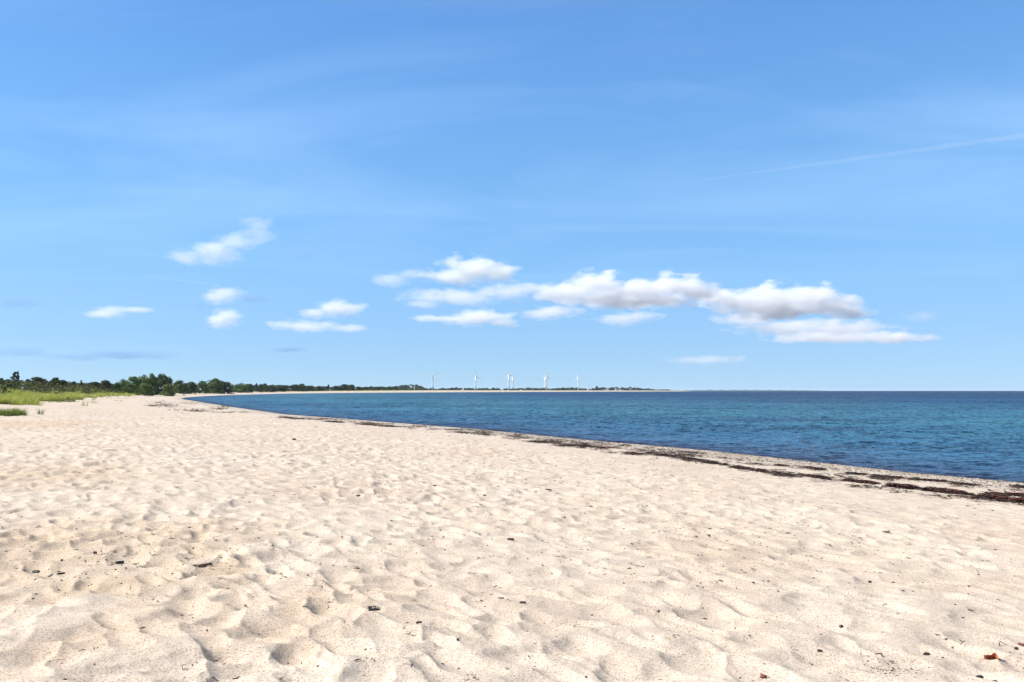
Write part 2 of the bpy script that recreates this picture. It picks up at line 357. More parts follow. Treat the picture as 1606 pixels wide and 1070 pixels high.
def water_material():
    m, nt, b, o = new_mat('sea_water')
    tc = N(nt, 'ShaderNodeTexCoord').outputs['Object']
    s = N(nt, 'ShaderNodeAttribute', attribute_name='shore').outputs['Fac']   # metres off shore
    lg = math_(nt, 'LOGARITHM', math_(nt, 'MAXIMUM', s, .15), 10.0)
    mp = N(nt, 'ShaderNodeMapping'); mp.inputs['Rotation'].default_value = (0, 0, R(20)); mp.inputs['Scale'].default_value = (.25, 1, 1); L(nt, tc, mp.inputs[0])
    wob = maprange(nt, noise(nt, mp.outputs[0], .035, 5, .6), .3, .7, -.30, .30)
    lg = math_(nt, 'ADD', lg, wob)
    c = ramp(nt, maprange(nt, lg, -.5, 3.5, 0, 1), WATER_RAMP)
    # weed beds and sand bars
    pat = noise(nt, mp.outputs[0], .06, 5, .62)
    c = mixc(nt, maprange(nt, pat, .45, .62, 0, .45), c, (.008, .05, .125))
    # facets of the ripples: slopes taken straight from noise at every scale
    tot = None
    for k, (sc_, amp, st) in enumerate(WAVES):
        mpk = N(nt, 'ShaderNodeMapping'); mpk.inputs['Rotation'].default_value = (0, 0, R(10 + 8 * (k % 3 - 1))); mpk.inputs['Scale'].default_value = (st, 1, 1); mpk.inputs['Location'].default_value = (k * 3.7, k * 1.9, 0)
        L(nt, tc, mpk.inputs[0])
        n = N(nt, 'ShaderNodeTexNoise'); n.inputs['Scale'].default_value = sc_; n.inputs['Detail'].default_value = 2; n.inputs['Roughness'].default_value = .55; L(nt, mpk.outputs[0], n.inputs['Vector'])
        sb = N(nt, 'ShaderNodeVectorMath', operation='SUBTRACT'); sb.inputs[1].default_value = (.5, .5, .5); L(nt, n.outputs[1], sb.inputs[0])
        ml = N(nt, 'ShaderNodeVectorMath', operation='MULTIPLY'); ml.inputs[1].default_value = (amp * .6 * WAVE, amp * WAVE, 0); L(nt, sb.outputs[0], ml.inputs[0])
        if tot is None: tot = ml.outputs[0]
        else:
            ad = N(nt, 'ShaderNodeVectorMath', operation='ADD'); L(nt, tot, ad.inputs[0]); L(nt, ml.outputs[0], ad.inputs[1]); tot = ad.outputs[0]
    ge = N(nt, 'ShaderNodeNewGeometry')
    def facet(k):
        sc_ = N(nt, 'ShaderNodeVectorMath', operation='SCALE'); sc_.inputs['Scale'].default_value = k; L(nt, tot, sc_.inputs[0])
        ad = N(nt, 'ShaderNodeVectorMath', operation='ADD'); L(nt, sc_.outputs[0], ad.inputs[0]); L(nt, ge.outputs['Normal'], ad.inputs[1])
        nm = N(nt, 'ShaderNodeVectorMath', operation='NORMALIZE'); L(nt, ad.outputs[0], nm.inputs[0]); return nm.outputs[0]
    n1, n2 = facet(1.0), facet(1.9)
    df = N(nt, 'ShaderNodeBsdfDiffuse'); L(nt, c, df.inputs[0]); L(nt, n2, df.inputs['Normal'])     # light coming back up out of the water
    gl = N(nt, 'ShaderNodeBsdfGlossy'); gl.inputs['Roughness'].default_value = .12; L(nt, n1, gl.inputs['Normal'])
    fr_ = N(nt, 'ShaderNodeFresnel'); fr_.inputs['IOR'].default_value = 1.33; L(nt, n1, fr_.inputs['Normal'])
    fm = math_(nt, 'MINIMUM', fr_.outputs[0], WMAX)
    ms = N(nt, 'ShaderNodeMixShader'); L(nt, fm, ms.inputs[0]); L(nt, df.outputs[0], ms.inputs[1]); L(nt, gl.outputs[0], ms.inputs[2]); L(nt, ms.outputs[0], o.inputs[0])
    nt.nodes.remove(b)
    return m
WMAX = .36
WAVE = 2.9
WAVES = [(7.0, .8, .8), (2.6, 1.0, .65), (.9, .8, .55), (.28, .55, .45), (.08, .4, .35), (.022, .28, .3), (.006, .2, .3)]
WATER_RAMP = [(.0, (.010, .016, .05)), (.10, (.024, .048, .11)), (.24, (.034, .095, .18)), (.38, (.030, .112, .20)), (.52, (.034, .135, .20)), (.62, (.022, .10, .17)), (.68, (.009, .05, .13)), (.76, (.003, .024, .085)), (1, (.002, .018, .070))]
def tint_material(name, rough=.8, translucent=.0, var=None):
    m, nt, b, o = new_mat(name)
    a = N(nt, 'ShaderNodeAttribute', attribute_name='tint').outputs['Color']
    oi = N(nt, 'ShaderNodeObjectInfo').outputs['Random']
    c = a
    if var: c = mixc(nt, 1.0, a, ramp(nt, oi, var), 'MULTIPLY')
    L(nt, c, b.inputs['Base Color']); b.inputs['Roughness'].default_value = rough; b.inputs['Specular IOR Level'].default_value = .2
    if translucent:
        t = N(nt, 'ShaderNodeBsdfTranslucent'); L(nt, c, t.inputs[0])
        mx = N(nt, 'ShaderNodeMixShader'); mx.inputs[0].default_value = translucent
        L(nt, b.outputs[0], mx.inputs[1]); L(nt, t.outputs[0], mx.inputs[2]); L(nt, mx.outputs[0], o.inputs[0])
    return m
def plain(name, colr, rough=.6, scale=4, amt=.18, bump=0):
    m, nt, b, o = new_mat(name)
    tc = N(nt, 'ShaderNodeTexCoord').outputs['Object']
    c = mixc(nt, 1.0, colr, ramp(nt, noise(nt, tc, scale, 4, .6), [(.3, (1 - amt,) * 3), (.7, (1 + amt,) * 3)]), 'MULTIPLY')
    L(nt, c, b.inputs['Base Color']); b.inputs['Roughness'].default_value = rough
    return m
M_sand, M_water = sand_material(), water_material()
M_leaf = tint_material('tree_leaves', .7, .12)
M_grass = tint_material('marram_grass', .7, .25)
M_shrub = tint_material('heath_shrubs', .8, .08)
M_weed = tint_material('dried_seaweed', .55)
M_bark = plain('bark', (.10, .075, .055), .9, 6, .35)
M_white = plain('white_paint', (.86, .86, .84), .4, .5, .02)

# ------------------------------------------------------------------ beach and ground: one sheet to the horizon
def ring_grid(angles, radii, zfun, wrap=True, centre=True):
    A, Rr = np.meshgrid(angles, radii); X = Rr * np.sin(A); Y = Rr * np.cos(A)
    nA, nR = len(angles), len(radii)
    s = shore_dist(X, Y); Z = zfun(X, Y, s)
    V = np.stack([X, Y, Z], -1).reshape(-1, 3)
    idx = np.arange(nA * nR).reshape(nR, nA)
    if wrap:
        a = idx[:-1, :]; b = idx[1:, :]
        Fc = np.stack([a, b, np.roll(b, -1, 1), np.roll(a, -1, 1)], -1).reshape(-1, 4)
    else: Fc = np.stack([idx[:-1, :-1], idx[1:, :-1], idx[1:, 1:], idx[:-1, 1:]], -1).reshape(-1, 4)
    return V, Fc[:, ::-1], s.ravel()
fine = np.linspace(R(-56), R(56), 1400)
rest = np.linspace(R(58), R(302), 90)[1:-1]
ang = np.concatenate([fine, rest])
rad = [.01]
while rad[-1] < 2.6: rad.append(rad[-1] * 1.12)
while rad[-1] < 150: rad.append(rad[-1] * 1.0045)
while rad[-1] < 60000: rad.append(rad[-1] * 1.022)
rad = np.array(rad)
V, Fc, S = ring_grid(ang, rad, lambda x, y, s: macro(x, y, s) + detail(x, y, s))
me = mesh_np('ground', V, Fc, True)
a = me.attributes.new('shore', 'FLOAT', 'POINT'); a.data.foreach_set('value', S.astype(np.float32))
ground = link('beach', me, M_sand); tag(ground, 'wide pale trampled sand beach', kind='structure')
dd = dune_dist(V[:, 0], V[:, 1]); fy = np.clip((V[:, 1] - 500) / 200, 0, 1); dd = dd * (1 - fy) + (S - 27) * fy
a = me.attributes.new('dune', 'FLOAT', 'POINT'); a.data.foreach_set('value', dd.astype(np.float32))

# ------------------------------------------------------------------ sea
SEA_AMP = 2.3
def sea_z(x, y, s):
    amp = SEA_AMP * np.clip(-s / 9, 0.06, 1) * np.clip((1300 - np.hypot(x, y)) / 700, 0, 1)
    c, sn = math.cos(R(14)), math.sin(R(14)); u = x * c + y * sn; v = -x * sn + y * c
    h = .034 * fbm(u / 2.2, v / 1.1, 3, 81, .6) + .030 * fbm(u / 8, v / 4, 2, 85)
    h = h + .020 * (1 - np.abs(2 * gnoise(u / 1.3, v / .55, 88)) * 1.6)
    return h * amp
sang = np.linspace(R(-32), R(60), 1250)
srad = [15.0]
while srad[-1] < 900: srad.append(srad[-1] * 1.0037)
while srad[-1] < 58000: srad.append(srad[-1] * 1.03)
V, Fc, S = ring_grid(sang, np.array(srad), sea_z, wrap=False)
V[:, 2] += 0.0
keep = (S[Fc] < 3.0).any(1)                      # only where there is sea (and a little under the sand's edge)
Fc = Fc[keep]; used, inv = np.unique(Fc, return_inverse=True); V = V[used]; S = S[used]; Fc = inv.reshape(Fc.shape)
me = mesh_np('sea', V, Fc, True)
a = me.attributes.new('shore', 'FLOAT', 'POINT'); a.data.foreach_set('value', (-S).astype(np.float32))
sea = link('sea', me, M_water); tag(sea, 'rippled blue sea of the bay', kind='structure')

# ------------------------------------------------------------------ leaf cards
def cards(P, size, tint, up=.0, rs=rng, aspect=.7):
    """one randomly turned quad per point"""
    n = len(P); a = rs.normal(size=(n, 3)); a /= np.linalg.norm(a, axis=1, keepdims=True)
    b = rs.normal(size=(n, 3)); b -= (a * b).sum(1, keepdims=True) * a; b /= np.linalg.norm(b, axis=1, keepdims=True)
    sz = (np.asarray(size) * rs.uniform(.6, 1.3, n))[:, None]
    a = a * sz * .5; b = b * sz * .5 * aspect
    V = np.stack([P - a - b * .3, P - b, P + a + b * .2, P + b], 1).reshape(-1, 3)
    Fc = np.arange(n * 4).reshape(n, 4)
    return V, Fc, np.repeat(tint, 4, 0)
def lump_points(c, r, n, rs, shell=.75, flat=.0):
    d = rs.normal(size=(n, 3)); d /= np.linalg.norm(d, axis=1, keepdims=True)
    if flat: d[:, 2] = np.where(d[:, 2] < -flat, -d[:, 2] * .5, d[:, 2])
    k = rs.uniform(shell, 1.05, (n, 1)); return np.asarray(c) + d * k * np.asarray(r)
def tubes(paths, sides=6):
    """paths: list of [(x,y,z,r),...]"""
    V, Fc = [], []
    for p in paths:
        base = len(V)
        for i, (x, y, z, r) in enumerate(p):
            a = Vector(p[max(i - 1, 0)][:3]); b = Vector(p[min(i + 1, len(p) - 1)][:3]); d = (b - a).normalized()
            u = d.cross(Vector((0.31, .95, .05))).normalized(); v = d.cross(u)
            for k in range(sides):
                t = 2 * math.pi * k / sides; q = Vector((x, y, z)) + (u * math.cos(t) + v * math.sin(t)) * r
                V.append(tuple(q))
        for i in range(len(p) - 1):
            for k in range(sides):
                a0 = base + i * sides + k; a1 = base + i * sides + (k + 1) % sides
                Fc.append((a0, a1, a1 + sides, a0 + sides))
        Fc.append(tuple(base + k for k in range(sides))[::-1]); Fc.append(tuple(base + (len(p) - 1) * sides + k for k in range(sides)))
    return V, Fc
def tube_mesh(name, paths, sides=6, smooth=True):
    V, Fc = tubes(paths, sides); me = bpy.data.meshes.new(name); me.from_pydata(V, [], Fc)
    for p in me.polygons: p.use_smooth = smooth
    me.update(); return me

# unit trees: height 1, crown about 1 wide
def tree_proto(kind, seed):
    rs = np.random.default_rng(seed); rr = random.Random(seed)
    pal = {'broad': [(.085, .13, .04), (.12, .17, .05), (.06, .09, .035)], 'green': [(.13, .19, .05), (.165, .23, .06), (.09, .14, .042)],
           'dark': [(.055, .08, .038), (.08, .10, .045), (.085, .085, .055)], 'pine': [(.05, .09, .04), (.075, .11, .045), (.04, .065, .035)],
           'pale': [(.15, .19, .055), (.12, .17, .05), (.18, .20, .07)]}[kind]
    lobes = []
    if kind == 'pine':
        for k in range(22):
            z = rr.uniform(.15, 1.0) ** .9; wd = .42 * (1.08 - z) + .07; t = rr.uniform(0, 6.28); q = wd * rr.uniform(.3, 1)
            lobes.append(((q * math.cos(t), q * math.sin(t), z - .04), (.10 + .10 * (1 - z), .10 + .1 * (1 - z), .07)))
    else:
        for k in range(30):
            t = rr.uniform(0, 6.28); e = rr.uniform(-.25, 1.0); q = math.sqrt(max(0, 1 - (max(e, 0)) ** 2)) * rr.uniform(.45, 1)
            zz = .52 + .36 * e; r0 = rr.uniform(.10, .19)
            lobes.append(((q * .40 * math.cos(t), q * .40 * math.sin(t), zz), (r0, r0, r0 * .78)))
        for k in range(20):
            t = rr.uniform(0, 6.28); q = rr.uniform(.15, .46); r0 = rr.uniform(.1, .17)
            lobes.append(((q * math.cos(t), q * math.sin(t), rr.uniform(.04, .36)), (r0, r0, r0)))
    Vs, Fs, Cs, off = [], [], [], 0
    for c, r in lobes:
        n = 120; P = lump_points(c, r, n, rs, .55)
        base = np.array(rr.choice(pal)) * rr.uniform(.85, 1.2)
        T = base * rs.uniform(.75, 1.3, (n, 1))
        v, f, t = cards(P, .052, T, rs=rs); Vs.append(v); Fs.append(f + off); Cs.append(t); off += len(v)
    crown = mesh_np('crown_' + kind, np.vstack(Vs), np.vstack(Fs), False, np.vstack(Cs)); crown.materials.append(M_leaf)
    paths = [[(0, 0, -.03, .03), (.01, 0, .15, .024), (.0, .012, .4, .018), (.01, 0, .75, .008)]]
    for c, r in lobes[::3]:
        z0 = min(c[2] * .55, .45); paths.append([(0, 0, z0, .012), (c[0] * .5, c[1] * .5, (z0 + c[2]) * .52, .008), (c[0] * .9, c[1] * .9, c[2], .003)])
    trunk = tube_mesh('trunk_' + kind, paths, 5); trunk.materials.append(M_bark)
    return crown, trunk
PROTO = {k: [tree_proto(k, 100 + 10 * i + j) for j in range(2)] for i, k in enumerate(['broad', 'green', 'dark', 'pine', 'pale'])}
def tree(px, top, wpx, depth, kind, label, name='tree', cat='tree', group=None, lift=0.0, depthwise=1.0):
    p = pix(px, HOR, depth); g = float(ground_z(p.x, p.y, False)[0]) + lift
    zt = pix(px, top, depth).z; h = max(zt - g, .6); wd = wpx * depth / F
    crown, trunk = rnd.choice(PROTO[kind])
    o = empty(name, (p.x, p.y, g), rnd.uniform(0, 6.28), label=label, cat=cat, group=group)
    for nm, m in (('crown', crown), ('trunk', trunk)):
        c = bpy.data.objects.new(nm, m); col.objects.link(c); c.parent = o
        c.scale = (wd * 1.05, wd * 1.05 * depthwise, h)
    return o
# --- trees told apart one by one, from the left edge of the photograph
tree(1, 592, 9, 230, 'dark', 'dark tree cut by the left edge of the photo')
tree(9, 595, 9, 240, 'broad', 'low dark green tree between left photo edge and the ragged tall tree')
tree(22, 583, 17, 215, 'pine', 'ragged dark conifer standing taller than its neighbours at far left', 'pine_tree', 'pine tree')
tree(27, 582, 8, 216, 'pine', 'narrow pointed conifer growing against the right side of the ragged tall conifer', 'pine_tree', 'pine tree')
tree(43, 594, 11, 225, 'dark', 'small dark round tree just left of the broad flat-topped dark tree')
tree(57, 590.5, 24, 225, 'dark', 'broad flat-topped dark tree above the pale scrape on the heath')
tree(67, 593, 15, 228, 'dark', 'dark tree merging into the right flank of the broad flat-topped tree')
tree(87, 591.5, 17, 235, 'broad', 'dark green tree with a small knob on its crown, right of the flat-topped tree')
tree(97, 595, 20, 238, 'dark', 'sloping dark tree falling away right of the knob-crowned tree')
tree(116, 598, 10, 260, 'broad', 'small bluish green tree in the skyline gap left of the tiny pointed tree')
tree(127, 596, 7, 262, 'pine', 'tiny pointed tree standing alone on the heath skyline', 'pine_tree', 'pine tree')
tree(148, 598, 20, 275, 'dark', 'low wide dark tree on the heath skyline left of the wood')
tree(165, 595.5, 19, 285, 'dark', 'dark umbrella-shaped tree just left of the bright green wood')
tree(182, 600, 16, 290, 'broad', 'low tree filling the gap between umbrella-shaped tree and bright green wood')
tree(194, 594, 22, 300, 'green', 'bright green tree at the left foot of the tallest wood')
tree(209, 589.5, 24, 310, 'green', 'light green tree climbing the left shoulder of the tallest wood')
tree(224, 587, 24, 320, 'green', 'rounded green tree left of the middle of the tallest wood')
tree(238, 584.5, 24, 325, 'green', 'highest green tree in the middle of the tallest wood')
tree(253, 585.5, 25, 325, 'broad', 'dark green tree forming the steep right shoulder of the tallest wood')
tree(263, 590, 17, 330, 'broad', 'dark tree at the right end of the tallest wood')
tree(204, 600, 22, 285, 'green', 'low light green bush under the left shoulder of the tallest wood', 'bush', 'bush')
tree(228, 601, 26, 290, 'green', 'low olive bush under the highest green tree', 'bush', 'bush')
tree(264, 601.5, 22, 300, 'pale', 'yellow green rounded bush in front of the right end of the tallest wood', 'bush', 'bush')
tree(283, 596, 26, 400, 'broad', 'wide dark tree right of the yellow green bush')
tree(300, 598, 20, 410, 'dark', 'dark tree in the dip right of the wide dark tree')
tree(318, 596.5, 18, 450, 'broad', 'dark tree against the left side of the tall domed tree')
tree(337, 592.5, 28, 470, 'broad', 'tall domed dark tree, highest between the wood and the turbines')
tree(352, 597, 24, 480, 'dark', 'dark tree sloping down from the right side of the tall domed tree')
tree(377, 600.5, 24, 560, 'green', 'olive tree with a flat top, first right of the domed tree')
tree(390, 601, 18, 590, 'dark', 'dark tree behind the right half of the flat olive tree')
tree(402, 601, 8, 620, 'pine', 'small pointed tree beside the flat olive tree', 'pine_tree', 'pine tree')
tree(409, 601.5, 9, 630, 'dark', 'dark egg-shaped tree right of the small pointed tree')
tree(416, 601, 13, 650, 'broad', 'green topped tree standing out left of a dip in the treeline')
tree(426, 604.5, 14, 660, 'dark', 'low dark tree in the dip right of the green topped tree')
tree(440, 605, 16, 700, 'dark', 'low dark tree in the middle of the long dip in the treeline')
tree(463, 602, 16, 760, 'dark', 'dark tree at the left of the grove halfway along the bay')
tree(474, 601.5, 16, 770, 'broad', 'dark green tree at the right of the grove halfway along the bay')
tree(486, 604, 14, 800, 'dark', 'low tree falling away right of the grove halfway along the bay')
tree(515, 603, 8, 880, 'pine', 'small pointed tree midway between the two dark groves of the bay', 'pine_tree', 'pine tree')
tree(500, 605, 16, 830, 'broad', 'low wide green tree left of the small pointed tree of the mid bay')
tree(528, 604.5, 14, 900, 'dark', 'low dark tree right of the small pointed tree of the mid bay')
tree(540, 601.8, 15, 930, 'dark', 'left tree of the reddish brown pair before the far hill')
tree(551, 602.5, 14, 945, 'dark', 'right tree of the reddish brown pair before the far hill')
tree(562, 606, 12, 980, 'broad', 'low green tree right of the reddish brown pair')
tree(586, 607, 10, 1150, 'broad', 'small tree between the reddish brown pair and the wooded hill')
tree(600, 607.5, 10, 1250, 'dark', 'small dark tree just before the left foot of the wooded hill')
tree(936, 605.5, 6, 2350, 'dark', 'single taller tree rising from the far spit right of the last turbine')
tree(709, 607.8, 8, 1800, 'dark', 'small round tree between the first and second turbine')
# --- trees of the treeline behind, which nothing tells apart
def row(x0, x1, n, top, wpx, d0, d1, kinds, label, group):
    for i in range(n):
        t = (i + rnd.uniform(.1, .9)) / n
        tree(x0 + (x1 - x0) * t, top + rnd.uniform(-1.0, 1.3), wpx * rnd.uniform(.8, 1.3), d0 + (d1 - d0) * t, rnd.choice(kinds), label, group=group)
row(270, 460, 20, 603.5, 17, 430, 780, ['dark', 'broad'], 'low dark tree in the unbroken treeline left of the mid-bay groves', 'treeline at the head of the bay')
row(455, 620, 24, 606.5, 11, 800, 1350, ['dark', 'broad'], 'low dark tree in the unbroken treeline before the wooded hill', 'treeline of the middle bay')
row(0, 100, 8, 598.5, 15, 232, 262, ['dark', 'broad'], 'low dark bush filling the skyline of the heath at far left', 'skyline bushes at far left')
row(105, 190, 8, 600.5, 15, 270, 320, ['dark', 'broad'], 'low dark tree in the skyline row left of the tallest wood', 'skyline row behind the heath')

# --- wooded hill and far wood: masses
def mass(name, spots, size, pal, mat, label, cat, per, seed, kind='stuff'):
    """spots: (x,y,z,rx,ry,rz) lumps covered in leaf clumps"""
    rs = np.random.default_rng(seed); Vs, Fs, Cs, off = [], [], [], 0
    for k, (x, y, z, rx, ry, rz) in enumerate(spots):
        n = per if not callable(per) else per(k)
        P = lump_points((x, y, z), (rx, ry, rz), n, rs, .6, .2)
        T = np.array(pal[rs.integers(len(pal))]) * rs.uniform(.8, 1.25) * rs.uniform(.8, 1.25, (n, 1))
        sz = size if not callable(size) else size(k)
        v, f, t = cards(P, sz, T, rs=rs); Vs.append(v); Fs.append(f + off); Cs.append(t); off += len(v)
    me = mesh_np(name, np.vstack(Vs), np.vstack(Fs), False, np.vstack(Cs))
    return tag(link(name, me, mat), label, cat, kind=kind)
DK = [(.05, .075, .035), (.075, .095, .05), (.09, .09, .06), (.065, .10, .04)]
sp_ = []
prof = [(612, 607.5), (622, 605), (632, 603.5), (640, 602.4), (650, 602), (656, 603.2), (662, 605), (668, 608), (673, 610)]
for i in range(150):
    px = 612 + 60 * rnd.random(); top = np.interp(px, *zip(*prof)); y = HOR - (HOR - top) * (rnd.random() ** .6) + .6
    d = 2300 - 500 * (y - 602) / 10 + rnd.uniform(-40, 40); p = pix(px, y + .6, d); r = rnd.uniform(3.2, 5.5)
    sp_.append((p.x, p.y, p.z - r * .5, r, r, r * .9))
mass('wooded_hill', sp_, 2.2, DK, M_leaf, 'rounded wooded hill behind the beach left of the turbines', 'wooded hill', 260, 5)
sp_ = []
for i in range(520):
    px = 560 + 490 * rnd.random() ** .9
    top = 608.6 + .7 * math.sin(px / 9) + .5 * math.sin(px / 3.7)
    if 955 < px < 990: top -= 1.4
    if px > 990: top += (px - 990) / 60 * 3
    d = np.interp(px, [560, 700, 800, 950, 1050], [1150, 1900, 2150, 2500, 2950]) + rnd.uniform(0, 120)
    z = pix(px, rnd.uniform(top, 611.8), d).z; r = rnd.uniform(3, 6); p = pix(px, HOR, d)
    sp_.append((p.x, p.y, max(z - r * .6, 2.5), r * 1.3, r, r * .85))
mass('far_wood', sp_, 2.3, DK + [(.09, .10, .05)], M_leaf, 'long low wood behind the far white beach under the turbines', 'wood', 150, 6)

# ------------------------------------------------------------------ heath scrub and dune grass
def scatter(n, x0, x1, d0, d1, umin, umax, seed, power=1.0):
    rs = np.random.default_rng(seed)
    px = rs.uniform(x0, x1, n); d = d0 + (d1 - d0) * rs.uniform(0, 1, n) ** power
    x = (px - CX) * d / F; y = d; s = shore_dist(x, y); u = dune_dist(x, y); f = np.clip((y - 500) / 200, 0, 1)
    u = u * (1 - f) + (s - 27) * f + 3.0 * fbm(x / 16, y / 16, 3, 91)
    m = (u > umin) & (u < umax) & (s > 4); x, y, s = x[m], y[m], s[m]
    return x, y, ground_z(x, y, False), s
x, y, z, s = scatter(4200, -160, 92, 100, 330, 8, 90, 12, 1.2)
x2, y2, z2, s2 = scatter(4600, 60, 300, 130, 520, 6.5, 90, 22, 1.2)
x, y, z = (np.concatenate(q) for q in ((x, x2), (y, y2), (z, z2)))
pal = [(.09, .10, .035), (.12, .14, .04), (.085, .065, .04), (.06, .07, .03), (.15, .19, .045), (.11, .08, .05), (.07, .055, .04), (.13, .16, .05)]
sp_ = [(a, b, c, rnd.uniform(.9, 2.4), rnd.uniform(.9, 2.0), rnd.uniform(.5, 1.25) * (1 + b / 500)) for a, b, c in zip(x, y, z)]
mass('heath_scrub', sp_, .42, pal, M_shrub, 'dark brown and green heath scrub covering the dune at far left', 'scrub', 48, 13)
x, y, z, s = scatter(1500, 270, 640, 420, 1400, 18, 110, 14, 1.0)
sp_ = [(a, b, c, rnd.uniform(2, 4.5), rnd.uniform(2, 4), rnd.uniform(.8, 1.8)) for a, b, c in zip(x, y, z)]
mass('dune_scrub', sp_, .9, DK, M_shrub, 'dark scrub at the foot of the treeline around the head of the bay', 'scrub', 34, 15)

def blades(name, X, Y, Z, per, h, wdt, pal, label, cat, seed, kind='stuff', spread=.35):
    rs = np.random.default_rng(seed); n = len(X) * per
    cx = np.repeat(X, per); cyy = np.repeat(Y, per); cz = np.repeat(Z, per)
    hh = np.repeat(rs.uniform(.65, 1.2, len(X)), per) * h * rs.uniform(.5, 1.1, n)
    t = rs.uniform(0, 2 * np.pi, n); rr_ = np.sqrt(rs.uniform(0, 1, n)) * spread
    bx, by = cx + rr_ * np.cos(t), cyy + rr_ * np.sin(t)
    lean = rs.uniform(.1, .75, n) * hh; lx, ly = np.cos(t) * lean + .12 * hh, np.sin(t) * lean
    f = rs.uniform(0, 2 * np.pi, n); wx, wy = np.cos(f) * wdt * .5, np.sin(f) * wdt * .5
    zz = np.zeros(n)
    B = np.stack([bx, by, cz - .03], -1); Wv = np.stack([wx, wy, zz], -1)
    M1 = B + np.stack([lx * .35, ly * .35, hh * .62], -1); T1 = B + np.stack([lx, ly, hh], -1)
    V = np.stack([B - Wv, B + Wv, M1 + Wv * .8, M1 - Wv * .8, T1 + Wv * .15, T1 - Wv * .15], 1).reshape(-1, 3)
    i = np.arange(n)[:, None] * 6
    Fc = np.vstack([i + np.array([[0, 1, 2, 3]]), i + np.array([[3, 2, 4, 5]])])
    tuft = np.array(pal)[rs.integers(len(pal), size=len(X))] * rs.uniform(.85, 1.2, (len(X), 1))
    T = np.repeat(np.repeat(tuft, per, 0) * rs.uniform(.75, 1.3, (n, 1)), 6, 0)
    me = mesh_np(name, V, Fc, False, T); return tag(link(name, me, M_grass), label, cat, kind=kind)
PG = [(.36, .38, .075), (.44, .44, .10), (.30, .35, .07), (.48, .46, .14), (.24, .29, .06)]
x, y, z, s = scatter(5200, -180, 128, 76, 190, .5, 9.5, 16, 1.0)
blades('dune_grass', x, y, z, 34, .85, .045, PG, 'yellow green marram grass spilling onto the sand below the heath at left', 'grass', 17)
x, y, z, s = scatter(3200, 60, 262, 125, 400, .5, 8, 18, 1.0)
blades('dune_grass', x, y, z, 16, .8, .09, PG, 'thin band of yellow green grass along the foot of the heath towards the bay head', 'grass', 19)
x, y, z, s = scatter(230, -60, 300, 70, 330, -7, 1, 24, 1.2)
blades('stray_grass', x, y, z, 16, .5, .04, PG, 'sparse grass shoots spreading onto the sand in front of the dune', 'grass', 25)
x, y, z, s = scatter(2600, 262, 620, 420, 1100, 1, 24, 20, 1.0)
blades('dune_grass', x, y, z, 10, 1.0, .3, PG, 'pale grass strip between far beach and treeline', 'grass', 21, spread=1.2)
def tussock(px, py, rx, ry, n, h, label, seed, pal=((.16, .22, .045), (.20, .26, .055), (.13, .17, .04))):
    rs = np.random.default_rng(seed); c = hit(px, py, False)
    X = c.x + np.clip(rs.normal(size=n), -1.5, 1.5) * rx; Y = c.y + np.clip(rs.normal(size=n), -1.5, 1.5) * ry; Z = ground_z(X, Y)
    o = blades('grass_tussock', X - c.x, Y - c.y, Z - c.z, 46, h, .016, list(pal), label, 'grass tussock', seed, None, .16)
    o.location = c; return o
tussock(-6, 652, .9, 1.5, 60, .48, 'green grass tussock cut by the left edge of the photo, nearest of all grass', 31)
tussock(22, 652, .26, .4, 20, .34, 'small thin grass tussock just right of the nearest green tussock', 32)
tussock(100, 630, .9, 1.2, 26, .5, 'low grey green grass tussock at the right tip of the dune grass', 33, ((.13, .17, .05), (.17, .2, .07)))
tussock(140, 623.5, 1.6, 1.2, 20, .4, 'flat isolated green tuft right of the dune grass tip', 34, ((.13, .17, .05), (.17, .2, .07)))

# ------------------------------------------------------------------ wind turbines
def tower_mesh(r0, r1, h):
    return tube_mesh('tower', [[(0, 0, 0, r0), (0, 0, h * .33, r0 + (r1 - r0) * .33), (0, 0, h * .66, r0 + (r1 - r0) * .66), (0, 0, h, r1)]], 16)
def blade_mesh(Lb):
    V, Fc = [], []; st = [(0, .55, .55), (.06, .6, .5), (.18, 1.15, .34), (.35, .95, .24), (.6, .65, .15), (.85, .38, .08), (1, .12, .03)]
    k = Lb / 19
    for t, c, th in st:
        z = t * Lb; c *= k * 2.7; th *= k * 2.6
        V += [(-c * .35, 0, z), (0, -th * .5, z), (c * .65, 0, z), (0, th * .5, z)]
    for i in range(len(st) - 1):
        for j in range(4): a, b = i * 4 + j, i * 4 + (j + 1) % 4; Fc.append((a, b, b + 4, a + 4))
    Fc += [(3, 2, 1, 0), tuple(len(V) - 4 + j for j in range(4))]
    me = bpy.data.meshes.new('blade'); me.from_pydata(V, [], Fc); me.update(); return me
def sphere_mesh(name, r, sx=1, sy=1, sz=1, seg=14):
    bm = bmesh.new(); bmesh.ops.create_uvsphere(bm, u_segments=seg, v_segments=seg // 2, radius=r)
    bmesh.ops.scale(bm, vec=(sx, sy, sz), verts=bm.verts); me = bpy.data.meshes.new(name); bm.to_mesh(me); bm.free()
    for p in me.polygons: p.use_smooth = True
    return me
def box_mesh(name, sx, sy, sz, bev=.0):
    bm = bmesh.new(); bmesh.ops.create_cube(bm, size=1); bmesh.ops.scale(bm, vec=(sx, sy, sz), verts=bm.verts)
    if bev: bmesh.ops.bevel(bm, geom=bm.edges[:], offset=bev, segments=2, affect='EDGES')
    me = bpy.data.meshes.new(name); bm.to_mesh(me); bm.free(); return me
